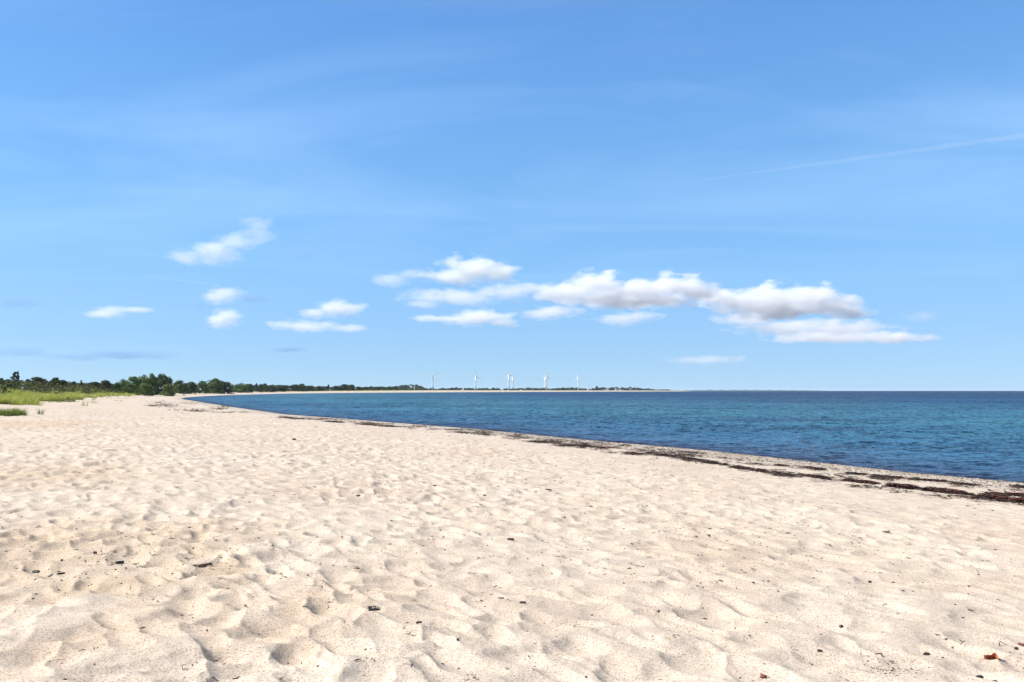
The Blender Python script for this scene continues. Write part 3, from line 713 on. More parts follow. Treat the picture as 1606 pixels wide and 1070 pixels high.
def turbine(px, hub_y, depth, blade_px, rot, yaw, label, group='wind turbines on the far spit', k=1.0, base=None):
    p = pix(px, HOR, depth); g = float(ground_z(p.x, p.y, False)[0]) if base is None else base
    hz = pix(px, hub_y, depth).z - g; bl = blade_px * depth / F
    o = empty('wind_turbine', (p.x, p.y, g), R(yaw), label=label, cat='wind turbine', group=group)
    wk = bl / 19 * k
    link('tower', tower_mesh(2.3 * wk, 1.5 * wk, hz), M_white, o)
    link('foundation', tube_mesh('foundation', [[(0, 0, -1.0, 2.7 * wk), (0, 0, .3 * wk, 2.7 * wk)]], 16), M_conc, o)
    nac = link('nacelle', box_mesh('nacelle', 2.3 * wk, 5.5 * wk, 2.3 * wk, .4 * wk), M_white, o, (0, .8 * wk, hz + .6 * wk))
    hub = link('hub', sphere_mesh('hub', 1.3 * wk, 1, 1.2, 1), M_white, o, (0, -2.6 * wk, hz + .6 * wk))
    bm_ = blade_mesh(bl)
    for j in range(3):
        b = bpy.data.objects.new('blade', bm_); col.objects.link(b); b.parent = o
        if j == 0 and not bm_.materials: bm_.materials.append(M_white)
        b.location = (0, -2.8 * wk, hz + .6 * wk); b.rotation_euler = (0, R(90 - (rot + 120 * j)), 0)
    return o
M_conc = plain('concrete', (.35, .34, .32), .9)
turbine(678.6, 588.9, 1800, 10.4, 30, -8, 'white turbine standing alone nearest the wooded hill, its blades in a Y')
turbine(745.9, 590.4, 1950, 10.3, 90, -5, 'white turbine left of the close pair, one blade pointing straight up')
turbine(797.9, 588.5, 1950, 10.8, 116, -10, 'taller left turbine of the close pair near the middle')
turbine(804.1, 591.4, 2200, 9.6, 122, -12, 'shorter right turbine of the close pair, one blade level to the right')
turbine(856.9, 590.0, 2150, 9.8, 82, -8, 'turbine standing directly in front of another, one blade almost upright')
turbine(854.6, 592.2, 2450, 8.8, 200, -8, 'turbine almost hidden behind the one in front of it')
turbine(907.2, 591.7, 2250, 9.2, 108, -14, 'rightmost white turbine on the far spit')
turbine(649.8, 606.2, 1500, 2.7, 75, 20, 'tiny white turbine against the dark wooded hill', group='small turbines', k=1.6)

# ------------------------------------------------------------------ posts, houses, boat, people far off
def post_sign(px, top, depth, sign, label):
    p = pix(px, HOR, depth); g = float(ground_z(p.x, p.y, False)[0]); h = pix(px, top, depth).z - g
    o = empty('sign_post' if sign else 'marker_post', (p.x, p.y, g), 0, label=label, cat='sign' if sign else 'post')
    link('post', box_mesh('post', .10, .10, h + .3, .01), M_postw, o, (0, .04, (h - .3) / 2))
    if sign: link('sign_panel', box_mesh('sign_panel', .36, .03, .30, .005), M_white, o, (0, -.03, h - .12))
    else: link('cap', box_mesh('cap', .13, .13, .07, .01), M_white, o, (0, .04, h + .035))
    return o
M_postw = plain('pale_wood', (.52, .48, .40), .8, 8)
post_sign(35, 607.2, 128, True, 'small white sign on a pale post where dune grass meets dark scrub')
post_sign(82.5, 608.6, 135, False, 'thin pale post standing alone in the dune grass right of the white sign')
post_sign(43, 612.2, 126, False, 'short stump post just right of the white sign')
post_sign(53, 612.4, 126, False, 'short stump post farther right of the white sign')
post_sign(334.3, 610.5, 470, True, 'small white board in the grass above the far beach below the domed tree')
def house(px, yb, yt, wpx, depth, roof, wall, label):
    p = pix(px, HOR, depth); g = float(ground_z(p.x, p.y, False)[0]) - .3; wd = wpx * depth / F; h = pix(px, yt, depth).z - g
    o = empty('house', (p.x, p.y, g), R(10), label=label, cat='house'); hw = h * .55
    link('wall', box_mesh('wall', wd, wd * .6, hw, 0), wall, o, (0, 0, hw / 2))
    bm = bmesh.new(); a, b = wd * .54, wd * .34
    vs = [bm.verts.new(v) for v in [(-a, -b, hw), (a, -b, hw), (a, b, hw), (-a, b, hw), (-a, 0, h), (a, 0, h)]]
    for f in [(0, 1, 5, 4), (3, 4, 5, 2), (0, 4, 3), (1, 2, 5), (3, 2, 1, 0)]: bm.faces.new([vs[i] for i in f])
    me = bpy.data.meshes.new('roof'); bm.to_mesh(me); bm.free(); link('roof', me, roof, o)
    link('door', box_mesh('door', 1, .12, hw * .7), M_bark, o, (0, -wd * .3 - .05, hw * .35))
    for sx in (-.32, .32): link('window', box_mesh('window', wd * .14, .12, hw * .35), M_dark, o, (wd * sx, -wd * .3 - .05, hw * .55))
M_dark = plain('dark_glass', (.05, .06, .08), .2)
M_wallp = plain('pink_plaster', (.58, .47, .42), .9); M_wallw = plain('white_plaster', (.7, .69, .66), .9)
M_roofg = plain('grey_roof', (.42, .42, .44), .8); M_roofr = plain('red_roof', (.30, .13, .09), .8)
house(725.5, 612, 610.6, 3.0, 1650, M_wallw, M_wallp, 'small pinkish house behind the far beach left of the second turbine')
house(924.5, 610.5, 608.3, 6, 2200, M_roofg, M_wallw, 'wide pale-roofed house between the last turbine and the single tall tree')
house(953, 611, 609.6, 3.4, 2350, M_roofg, M_wallw, 'small pale house right of the single tall tree on the spit')
def hull_boat(name, loc, Lh, Wb, H, rz, label, mat, sail=0):
    o = empty(name, loc, rz, label=label, cat='boat')
    V, Fc = [], []; st = np.linspace(-1, 1, 9)
    for t in st:
        ww = Wb * .5 * (1 - abs(t) ** 2.6 * (1 if t > 0 else .45)); zt = H * (1 + .18 * t * t)
        V += [(t * Lh / 2, -ww, zt), (t * Lh / 2 * .94, -ww * .55, H * .15), (t * Lh / 2 * .92, 0, 0), (t * Lh / 2 * .94, ww * .55, H * .15), (t * Lh / 2, ww, zt)]
    for i in range(8):
        for j in range(4): a = i * 5 + j; Fc.append((a, a + 1, a + 6, a + 5))
        a = i * 5; Fc.append((a + 4, a, a + 5, a + 9))
    Fc += [(0, 4, 3, 2, 1), (40, 41, 42, 43, 44)]
    me = bpy.data.meshes.new('hull'); me.from_pydata(V, [], Fc); me.update(); link('hull', me, mat, o)
    if sail:
        link('mast', tube_mesh('mast', [[(.05 * Lh, 0, H * .5, .09), (.05 * Lh, 0, sail, .05)]], 8), M_white, o)
        for nm, pts in (('mainsail', [(.03 * Lh, .0, H + 1), (.03 * Lh, 0, sail), (-.45 * Lh, .5, H + 1)]), ('headsail', [(.08 * Lh, 0, sail * .85), (.08 * Lh, .2, H + .6), (.48 * Lh, 0, H + .3)])):
            v = [Vector(q) for q in pts]; off = Vector((0, .04, 0)); bm = bmesh.new()
            A = [bm.verts.new(q - off) for q in v]; B = [bm.verts.new(q + off) for q in v]
            bm.faces.new(A); bm.faces.new(B[::-1])
            for i in range(3): bm.faces.new((A[i], B[i], B[(i + 1) % 3], A[(i + 1) % 3]))
            me = bpy.data.meshes.new(nm); bm.to_mesh(me); bm.free(); link(nm, me, M_white, o)
    else:
        link('thwart', box_mesh('thwart', .3, Wb * .8, .05), M_postw, o, (0, 0, H * .75))
    return o
p = pix(388, 612.9, 560); hull_boat('rowing_boat', (p.x, p.y, float(ground_z(p.x, p.y, False)[0]) - .05), 3.4, 1.4, .75, R(8), 'white rowing boat lying in the grass above the far beach', M_white)
p = pix(1521.7, HOR, 4200); hull_boat('sailing_boat', (p.x, p.y, -.3), 9, 2.8, 1.3, R(25), 'tiny white sailing boat on the horizon at right', M_white, 9.5)

def person(px, depth, label, top, pants, seed, sit=False, rz=0):
    p = pix(px, HOR, depth); g = float(ground_z(p.x, p.y, False)[0]); rr = random.Random(seed); st = rr.uniform(.1, .22)
    J = {'pel': (0, 0, .95, .13), 'wai': (0, 0, 1.1, .12), 'che': (0, .01, 1.32, .155), 'nek': (0, 0, 1.5, .055), 'hea': (0, -.02, 1.62, .095), 'cro': (0, -.01, 1.70, .075),
         'hl': (.1, 0, .9, .09), 'kl': (.1, -st, .5, .06), 'al': (.1, -st * .9, .08, .04), 'fl': (.1, -st * .9 - .16, .03, .035),
         'hr': (-.1, 0, .9, .09), 'kr': (-.1, st * .3, .5, .06), 'ar': (-.1, st * 1.4, .1, .04), 'fr': (-.1, st * 1.4 - .15, .03, .035),
         'sl': (.19, 0, 1.42, .055), 'el': (.25, .08, 1.15, .04), 'wl': (.24, -.04, .92, .03), 'gl': (.24, -.07, .82, .03),
         'sr': (-.19, 0, 1.42, .055), 'er': (-.25, -.06, 1.15, .04), 'wr': (-.24, -.14, .93, .03), 'gr': (-.24, -.17, .83, .03)}
    E = [('pel', 'wai'), ('wai', 'che'), ('che', 'nek'), ('nek', 'hea'), ('hea', 'cro'), ('pel', 'hl'), ('hl', 'kl'), ('kl', 'al'), ('al', 'fl'), ('pel', 'hr'), ('hr', 'kr'), ('kr', 'ar'), ('ar', 'fr'),
         ('che', 'sl'), ('sl', 'el'), ('el', 'wl'), ('wl', 'gl'), ('che', 'sr'), ('sr', 'er'), ('er', 'wr'), ('wr', 'gr')]
    o = empty('person', (p.x, p.y, g), rz, label=label, cat='person')
    def skin(nm, keys, grow, mat):
        ks = [k for k in J if k in keys]; me = bpy.data.meshes.new(nm)
        me.from_pydata([J[k][:3] for k in ks], [(ks.index(a), ks.index(b)) for a, b in E if a in ks and b in ks], [])
        ob = link(nm, me, mat, o); md = ob.modifiers.new('skin', 'SKIN')
        for v, k in zip(me.skin_vertices[0].data, ks): v.radius = (J[k][3] + grow,) * 2
        me.skin_vertices[0].data[0].use_root = True
        ob.modifiers.new('sub', 'SUBSURF').levels = 1
    skin('body', list(J), 0, M_skin)
    skin('trousers', ['pel', 'hl', 'kl', 'al', 'hr', 'kr', 'ar'], .02, pants)
    skin('shirt', ['wai', 'che', 'sl', 'el', 'sr', 'er'], .025, top)
    link('hair', sphere_mesh('hair', .11, 1, 1.05, .85), M_dark, o, (0, .02, 1.70))
    return o
M_skin = plain('skin', (.5, .32, .24), .6); M_navy = plain('navy_cloth', (.03, .035, .06), .9); M_red = plain('rust_cloth', (.16, .06, .05), .9); M_grey = plain('grey_cloth', (.2, .2, .2), .9)
person(288, 330, 'left person of two in dark clothes on the sand at the bay head', M_navy, M_navy, 1, rz=.4)
person(290.4, 332, 'right person of two at the bay head, in a rust coloured top', M_red, M_navy, 2, rz=-.5)
person(367.2, 440, 'lone person in dark clothes walking on the far beach by the water', M_navy, M_grey, 3, rz=1.2)
# pale scraped sand faces showing in the heath
# ------------------------------------------------------------------ seaweed wrack
def strands(X, Y, Z, n_pts, ln, wd, lift, pal, seed, dirv=None, spread=1.2):
    rs = np.random.default_rng(seed); n = len(X); k = n_pts
    a = rs.uniform(0, 2 * np.pi, n) if dirv is None else dirv + rs.normal(size=n) * spread * .5
    P = np.zeros((n, k, 3)); P[:, 0] = np.stack([X, Y, Z], -1)
    step = (ln * rs.uniform(.5, 1.4, n)) / (k - 1)
    dz = rs.uniform(-.3, 1, n) * lift
    for i in range(1, k):
        a = a + rs.normal(size=n) * .5
        P[:, i] = P[:, i - 1] + np.stack([np.cos(a) * step, np.sin(a) * step, np.zeros(n)], -1)
        P[:, i, 2] = P[:, 0, 2] + dz * math.sin(math.pi * i / (k - 1))
    W = (wd * rs.uniform(.5, 1.5, n))[:, None, None] * .5
    side = np.stack([-np.sin(a), np.cos(a), rs.uniform(-.6, .6, n)], -1)[:, None, :]
    tap = np.sin(np.linspace(.25, math.pi - .25, k))[None, :, None]
    Lf, Rt = P - side * W * tap, P + side * W * tap
    V = np.stack([Lf, Rt], 2).reshape(-1, 3)
    i = (np.arange(n)[:, None] * k + np.arange(k - 1)[None]).reshape(-1, 1) * 2
    Fc = i + np.array([[0, 1, 3, 2]])
    T = np.repeat(np.array(pal)[rs.integers(len(pal), size=n)] * rs.uniform(.6, 1.4, (n, 1)), 2 * k, 0)
    return V, Fc, T
WEED = [(.030, .018, .012), (.050, .024, .016), (.018, .014, .010), (.075, .03, .02), (.045, .03, .016)]
def heap(px0, px1, py0, py1, thick, n, label, seed, name='seaweed_heap', red=0):
    """a ragged heap drawn out between two photo points"""
    a, b = hit(px0, py0), hit(px1, py1); rs = np.random.default_rng(seed)
    d = (b - a); ln = d.length; u = d.normalized(); v = Vector((-u.y, u.x, 0))
    t = rs.uniform(0, 1, n); wv = thick * .46 * (.25 + .75 * np.sin(t * math.pi) ** .7) * (.3 + 1.1 * np.abs(np.sin(t * 9 + seed) * np.sin(t * 23 + 2 * seed)))
    q = rs.normal(size=n) * .5 * wv
    X = a.x + d.x * t + v.x * q; Y = a.y + d.y * t + v.y * q
    kp = np.sin(t * ln * 5 + seed) + np.sin(t * ln * 13 + 2 * seed) > -.55; X, Y, q = X[kp], Y[kp], q[kp]; wv = wv[kp]; n = len(X)
    Z = ground_z(X, Y) + rs.uniform(0.004, 1, n) ** 1.5 * np.exp(-(q / wv) ** 2 * 2) * .075 * min(1, thick / .35)
    pal = WEED + [(.13, .028, .02)] * red
    V, Fc, T = strands(X - a.x, Y - a.y, Z - a.z, 5, .26, .022, .03, pal, seed, math.atan2(u.y, u.x))
    o = link(name, mesh_np(name, V, Fc, False, T), M_weed, None, a)
    return tag(o, label, 'seaweed')
heap(1388, 1500, 762, 774, .34, 2200, 'long dark red seaweed heap left of the thin link to the right-hand heap', 1, red=1)
heap(1535, 1625, 779, 790, .42, 2600, 'broad dark red seaweed heap running out of the right edge of the photo', 2, red=2)
heap(1545, 1620, 776, 778, .22, 900, 'upper tongue of seaweed along the top of the right-edge heap', 22, red=1)
heap(1496, 1545, 773, 781, .12, 500, 'thin black thread of seaweed joining the two biggest red heaps', 3)
heap(1250, 1300, 744, 752, .26, 800, 'dark seaweed heap left of the reddish streak, upper row', 4)
heap(1310, 1366, 752, 758, .24, 800, 'reddish seaweed streak just left of the longest heap', 5, red=1)
heap(1146, 1196, 732, 740, .30, 800, 'black seaweed heap at the left end of the thinning line', 6)
heap(1104, 1136, 725, 729.5, .24, 380, 'black seaweed ridge left of the thinning line', 7)
heap(1325, 1388, 742, 748, .16, 600, 'thin dark seaweed line nearest the pebbles at right', 8)
heap(1388, 1432, 749, 752, .18, 500, 'small reddish clump of seaweed hanging below the thin pebble-side line', 9, red=1)
heap(1262, 1285, 733, 737, .2, 400, 'small black clump of seaweed near the pebbles, alone', 10)
heap(1200, 1228, 729, 731, .16, 260, 'small black streak of seaweed above the black heap', 11)
heap(1420, 1472, 752, 755, .12, 380, 'thin tapering seaweed line with a small peak beside the pebbles', 12)
heap(1488, 1522, 759, 761, .12, 320, 'short thick dark seaweed dash right of the peaked line', 13)
heap(1583, 1604, 764, 765, .12, 220, 'short dark seaweed dash close to the pebbles at right photo edge', 14)
heap(1010, 1085, 711, 721, .30, 500, 'black seaweed ridge where the line crosses mid photo right', 15)
heap(885, 945, 698, 703, .36, 800, 'reddish black seaweed clump above the pale middle of the beach', 16, red=2)
heap(436, 505, 655, 659, .7, 1100, 'long low reddish brown seaweed bank at the bend of the shore', 17, red=2)
# the rest of the wrack line and its crumbs: a broken outer line, streaks between it and the water
LOW = [(440, 655.5), (505, 660.5), (600, 668.5), (700, 676.5), (755, 681.5), (830, 692), (900, 702), (1000, 714), (1100, 726), (1220, 743), (1300, 757), (1400, 769), (1500, 779), (1620, 792)]
UPP = [(440, 651.5), (505, 656), (600, 663.5), (700, 670.5), (755, 675), (830, 682.5), (900, 690.5), (1000, 700), (1100, 711), (1220, 726), (1300, 735), (1400, 749), (1500, 757), (1620, 768)]
rs = np.random.default_rng(44); q = []
gx_, gy_ = np.meshgrid(np.arange(1200), np.arange(40), indexing='ij'); NZ = fbm(gx_ / 30, gy_ / 8, 4, 97, .6)
for px in 440 + 1180 * rs.random(5200) ** 1.15:
    lo = np.interp(px, *zip(*LOW)); up = np.interp(px, *zip(*UPP))
    edge = rs.random() < .40
    t = rs.normal(0, .09) if edge else rs.random()
    py = lo + (up - lo) * t
    n_ = NZ[min(int(px - 440), 1199), min(int((lo - py + 3) / (lo - up + 6) * 39), 39)]
    keep = n_ > (.06 if edge else .08) + (.30 if px > 1120 else .26 if px > 930 and edge else 0)
    if keep: q.append((px, py))
q = np.array(q); X, Y = near_ground(q[:, 0], q[:, 1])
D = np.full(len(X), 0.0)
for i in range(len(X)):
    j = np.argmin((SH[:, 0] - X[i]) ** 2 + (SH[:, 1] - Y[i]) ** 2); j = min(max(j, 1), len(SH) - 2); D[i] = math.atan2(SH[j + 1][1] - SH[j - 1][1], SH[j + 1][0] - SH[j - 1][0])
cl = 7; w_ = np.repeat(.05 + Y * .0035, cl); X = np.repeat(X, cl) + rs.normal(size=len(X) * cl) * w_; Y = np.repeat(Y, cl) + rs.normal(size=len(Y) * cl) * w_ * 1.6
V, Fc, T = strands(X, Y, ground_z(X, Y) + rs.uniform(.004, .04, len(X)), 4, .26, .026, .025, WEED, 45, np.repeat(D, cl))
tag(link('seaweed_wrack', mesh_np('seaweed_wrack', V, Fc, False, T), M_weed), 'broken dark line of washed-up seaweed following the water edge', 'seaweed', kind='stuff')
# shingle along the water's edge
rs = np.random.default_rng(71); X, Y = [], []
for (ax, ay), (bx, by) in zip(SH[2:8], SH[3:9]):
    ln = math.hypot(bx - ax, by - ay); nx, ny = -(by - ay) / ln, (bx - ax) / ln
    if shore_dist(np.array([(ax + bx) / 2 + nx]), np.array([(ay + by) / 2 + ny]))[0] < 0: nx, ny = -nx, -ny
    n = int(ln * (300 if ay < 30 else 160)); t = rs.uniform(0, 1, n); off = .15 + 3.0 * rs.random(n) ** 1.25
    X.append(ax + (bx - ax) * t + nx * off); Y.append(ay + (by - ay) * t + ny * off)
X = np.concatenate(X); Y = np.concatenate(Y); m = Y > 8; X, Y = X[m], Y[m]; n = len(X)
b8 = np.array([(1, 0, 0), (0, 1, 0), (-1, 0, 0), (0, -1, 0), (.6, .5, .8), (-.5, .6, .75), (-.6, -.5, .8), (.5, -.6, .7)]); sz = rs.uniform(.008, .034, n)[:, None]; a_ = rs.uniform(0, 6.28, n)[:, None]; el = rs.uniform(.7, 1.6, n)[:, None]
bx_, by_ = b8[None, :, 0] * el, b8[None, :, 1] / el
V = np.stack([(bx_ * np.cos(a_) - by_ * np.sin(a_)) * sz + X[:, None], (bx_ * np.sin(a_) + by_ * np.cos(a_)) * sz + Y[:, None], b8[None, :, 2] * sz * .7 + ground_z(X, Y)[:, None] - .002], -1).reshape(-1, 3)
f_ = np.array([(0, 1, 5, 4), (1, 2, 6, 5), (2, 3, 7, 6), (3, 0, 4, 7), (4, 5, 6, 7)]); Fc = (np.arange(n)[:, None, None] * 8 + f_[None]).reshape(-1, 4)
pal = np.array([(.42, .36, .29), (.34, .27, .20), (.22, .17, .13), (.46, .40, .33), (.38, .28, .20), (.13, .10, .085), (.30, .25, .20)])
tag(link('shingle', mesh_np('shingle', V, Fc, False, np.repeat(pal[rs.integers(7, size=n)] * rs.uniform(.8, 1.2, (n, 1)), 8, 0)), M_shrub), 'band of small mixed pebbles along the water edge at right', 'pebbles', kind='stuff')
# weed lying at the head of the bay
xs, ys = [], []
for cxp, cyp, n, sx, sy in [(250, 632, 260, 9, 2.0), (262, 637, 300, 12, 1.6), (238, 636.5, 120, 6, .8), (300, 643, 160, 18, 1.0), (345, 641, 160, 8, .8), (312, 645.5, 120, 10, .7), (370, 647, 120, 14, .5), (205, 625, 90, 14, .4), (300, 633, 300, 20, 1.4), (355, 637.5, 160, 10, .6)]:
    for _ in range(n // 4):
        x_, y_ = _near_ground(cxp + rnd.gauss(0, sx), max(cyp + rnd.gauss(0, sy), 622)); xs.append(x_); ys.append(y_)
X = np.repeat(np.array(xs), 3) + rs.normal(size=3 * len(xs)) * .25; Y = np.repeat(np.array(ys), 3) + rs.normal(size=3 * len(ys)) * .3
m = shore_dist(X, Y) > .3; X, Y = X[m], Y[m]
V, Fc, T = strands(X, Y, ground_z(X, Y) + .03, 4, .5, .06, .04, WEED + [(.12, .07, .045)] * 3, 46)
tag(link('seaweed_litter', mesh_np('seaweed_litter', V, Fc, False, T), M_weed), 'scattered brown weed on the sand near the head of the bay', 'seaweed', kind='stuff')

# ------------------------------------------------------------------ litter on the sand: crumbs nobody would count
def crumbs(name, n, seed, label, sel, size=(.006, .02)):
    rs = np.random.default_rng(seed); pts = []
    while len(pts) < n:
        px = rs.uniform(-40, 1640); py = 640 + 430 * rs.random() ** 1.5
        d = F * 1.58 / (py - HOR); x, y = (px - CX) * d / F, d
        if rs.random() < sel(px, py, x, y): pts.append((x, y))
    P = np.array(pts); s_ = shore_dist(P[:, 0], P[:, 1]); P = P[s_ > 1.2]; n = len(P)
    Z = ground_z(P[:, 0], P[:, 1]); sz = (size[0] + (size[1] - size[0]) * rs.random(n) ** 2.5) * (1 + .04 * P[:, 1])
    # squashed, turned octahedra
    base = np.array([(1, 0, 0), (-1, 0, 0), (0, 1, 0), (0, -1, 0), (0, 0, 1), (0, 0, -1)], float)
    a = rs.uniform(0, 2 * np.pi, n); st = rs.uniform(.6, 2.6, n)
    bx = base[None, :, 0] * st[:, None]; by = base[None, :, 1] * np.ones((n, 1))
    X = (bx * np.cos(a)[:, None] - by * np.sin(a)[:, None]) * sz[:, None] * .5 + P[:, :1]; Y = (bx * np.sin(a)[:, None] + by * np.cos(a)[:, None]) * sz[:, None] * .5 + P[:, 1:2]
    ZZ = base[None, :, 2] * sz[:, None] * .3 + Z[:, None] + sz[:, None] * .12
    V = np.stack([X, Y, ZZ], -1).reshape(-1, 3)
    f = np.array([(0, 2, 4), (2, 1, 4), (1, 3, 4), (3, 0, 4), (2, 0, 5), (1, 2, 5), (3, 1, 5), (0, 3, 5)])
    Fc = (np.arange(n)[:, None, None] * 6 + f[None]).reshape(-1, 3)
    pal = np.array([(.02, .015, .012), (.05, .028, .018), (.09, .05, .03), (.03, .03, .02), (.15, .09, .05)])
    T = np.repeat(pal[rs.integers(5, size=n)] * rs.uniform(.6, 1.5, (n, 1)), 6, 0)
    return tag(link(name, mesh_np(name, V, Fc, False, T), M_weed), label, 'debris', kind='stuff')
LIT = lambda px, py: (.10 if py < 880 else .045) + 1.0 * math.exp(-((px - 800) / 330) ** 2 - ((py - 715) / 60) ** 2) + .9 * math.exp(-((px - 200) / 170) ** 2 - ((py - 868) / 34) ** 2) + .35 * math.exp(-((px - 1150) / 400) ** 2 - ((py - 840) / 60) ** 2) + .5 * math.exp(-((px - 350) / 220) ** 2 - ((py - 655) / 14) ** 2)
crumbs('beach_litter', 4600, 61, 'small dark bits of weed and bark strewn over the sand', lambda px, py, x, y: LIT(px, py), (.004, .018))
rs = np.random.default_rng(63); q = []
while len(q) < 1500:
    px, py = rs.uniform(-30, 1630), 645 + 425 * rs.random() ** 1.6
    if rs.random() < LIT(px, py) + (.8 * math.exp(-((py - np.interp(px, *zip(*LOW)) - 3) / 7) ** 2) if px > 440 else 0): q.append((px, py))
q = np.array(q); X, Y = near_ground(q[:, 0], q[:, 1]); m = shore_dist(X, Y) > 3; X, Y = X[m], Y[m]
k_ = rs.integers(1, 5, len(X)); X = np.repeat(X, k_) + rs.normal(size=k_.sum()) * .02; Y = np.repeat(Y, k_) + rs.normal(size=k_.sum()) * .03
V, Fc, T = strands(X, Y, ground_z(X, Y) + .003, 5, .036, .006, .006, WEED + [(.10, .07, .03)], 64)
wk_ = (1 + .06 * np.repeat(Y, 10))[:, None]; ctr = np.repeat(np.stack([X, Y, ground_z(X, Y)], -1), 10, 0); V = ctr + (V - ctr) * wk_
tag(link('weed_scraps', mesh_np('weed_scraps', V, Fc, False, T), M_weed), 'thin curled scraps of dry weed scattered over the whole beach', 'seaweed', kind='stuff')
crumbs('shell_grit', 300, 62, 'cluster of fine grit and shell at lower right on the sand', lambda px, py, x, y: math.exp(-((px - 1380) / 38) ** 2 - ((py - 1006) / 9) ** 2), (.003, .009))

# ------------------------------------------------------------------ single finds on the sand
M_leafb = plain('dead_leaf_orange', (.36, .10, .04), .6, 40, .35)
M_leafd = plain('dead_leaf_brown', (.20, .055, .03), .6, 40, .35)
M_black = plain('black_weed', (.014, .011, .010), .5, 60, .4)
M_bark2 = plain('dark_bark', (.045, .02, .014), .8, 60, .4)
M_stone = plain('pale_stone', (.42, .36, .29), .8, 60, .2)
M_ochre = plain('ochre_weed', (.38, .22, .06), .7, 60, .3)
def leaf(px, py, size, rz, mat, label, seed, tilt=.3):
    """dead crumpled leaf with lobes, curled up from the sand, with its stalk"""
    c = hit(px, py); rr = random.Random(seed); n = 26; V = [(0, 0, .25 * size)]; rings = 4
    for r_ in range(1, rings + 1):
        for k in range(n):
            t = 2 * math.pi * k / n; lob = .62 + .38 * abs(math.cos(2.5 * t)) + rr.uniform(-.05, .05)
            q = size * .5 * r_ / rings * lob * (1.25 if math.cos(t) > 0 else .9)
            z = .22 * size - .20 * size * (r_ / rings) ** 1.5 + .16 * size * math.sin(3 * t + seed) * (r_ / rings) ** 2 + rr.uniform(-.02, .02) * size
            V.append((q * math.cos(t), q * math.sin(t) * .85, max(z, -.01)))
    Fc = [(0, 1 + k, 1 + (k + 1) % n) for k in range(n)]
    for r_ in range(rings - 1):
        for k in range(n): a = 1 + r_ * n + k; b = 1 + r_ * n + (k + 1) % n; Fc.append((a, a + n, b + n, b))
    me = bpy.data.meshes.new('leaf_blade'); me.from_pydata(V, [], Fc); me.update()
    o = empty('dead_leaf', (c.x, c.y, c.z + .002), rz, label=label, cat='leaf')
    b = link('leaf_blade', me, mat, o); b.rotation_euler = (tilt, tilt * .6, 0); md = b.modifiers.new('thick', 'SOLIDIFY'); md.thickness = .0015; md.offset = 1
    link('stalk', tube_mesh('stalk', [[(-.3 * size, 0, .12 * size, .0018), (-.6 * size, .05 * size, .05 * size, .0014), (-.85 * size, .14 * size, .01 * size, .0012)]], 5), M_bark2, o)
    return o
leaf(1558, 1033, .105, 2.2, M_leafb, 'bright orange crumpled leaf near the lower right corner', 1, .95)
leaf(1602, 1013, .06, .4, M_leafd, 'rust brown leaf cut by the right photo edge above the orange leaf', 2)
leaf(1197, 1058, .055, .9, M_leafd, 'small dark red leaf by the bottom edge right of centre', 3)
leaf(649, 937, .032, .2, M_ochre, 'tiny ochre yellow leaf in a hollow at centre left', 4)
leaf(560, 890, .045, 0, M_leafd, 'flat red brown leaf left of centre, beyond the black frond', 5, .15)
leaf(412, 906.5, .035, .3, M_ochre, 'small yellow brown leaf beside a footprint at left', 6)
def chip(px, py, ln, wd, th, rz, mat, label, seed, name='bark_chip', cat='bark', bend=.15, tilt=0.0):
    """an irregular elongated flake"""
    c = hit(px, py); rr = random.Random(seed); V, Fc = [], []; m = 9
    for i in range(m):
        t = i / (m - 1); x = (t - .5) * ln; ww = wd * .5 * (math.sin(math.pi * (t * .86 + .07)) ** .6) * rr.uniform(.75, 1.15); z = bend * ln * (.25 - (t - .5) ** 2) + rr.uniform(0, .15) * th; yo = rr.uniform(-.1, .1) * wd
        V += [(x, yo - ww, z), (x, yo - ww * .5, z + th * .8), (x, yo + ww * .5, z + th), (x, yo + ww, z), (x, yo, z - th * .2)]
    for i in range(m - 1):
        for j in range(5): a, b = i * 5 + j, i * 5 + (j + 1) % 5; Fc.append((a, a + 5, b + 5, b))
    Fc += [tuple(range(5)), tuple(range((m - 1) * 5, m * 5))[::-1]]
    me = bpy.data.meshes.new(name); me.from_pydata(V, [], Fc); me.update()
    o = link(name, me, mat, None, (c.x, c.y, c.z + .002)); o.rotation_euler = (0, tilt, rz); return tag(o, label, cat)
chip(322, 887, .115, .03, .016, .5, M_bark2, 'dark brown curled bark piece lying alone at left', 1, tilt=-.12)
chip(305, 888, .035, .014, .008, -.2, M_bark2, 'small bark flake just left of the curled bark piece', 2)
chip(96, 894, .06, .016, .012, .6, M_black, 'straight black stick right of the pale stone', 3, 'stick', 'stick', 0)
chip(57, 888.5, .075, .03, .016, -.2, M_black, 'dark weed flake left of the pale stone', 4, 'weed_flake', 'seaweed')
chip(149, 871, .045, .028, .018, -.3, M_black, 'dark lump of weed at left, farther off than the pale stone', 5, 'weed_flake', 'seaweed')
chip(188, 877, .075, .022, .02, .5, M_black, 'ragged black weed bit right of the dark lump at left', 6, 'weed_flake', 'seaweed')
chip(820, 949, .05, .016, .01, 0, M_black, 'flat black weed flake in the middle of the lower sand', 7, 'weed_flake', 'seaweed')
chip(785, 939.5, .06, .012, .008, .2, M_black, 'thin dark weed curl left of the flat middle flake', 8, 'weed_flake', 'seaweed')
chip(801, 849.5, .08, .022, .018, -.3, M_black, 'black weed lump at centre, just beyond the mid sand', 9, 'weed_flake', 'seaweed')
chip(921, 829, .11, .024, .014, -.2, M_black, 'long dark weed flake right of the centre lump', 10, 'weed_flake', 'seaweed')
chip(657, 989, .04, .02, .01, .3, M_bark2, 'small red brown flake right of the black frond', 11, 'weed_flake', 'seaweed')
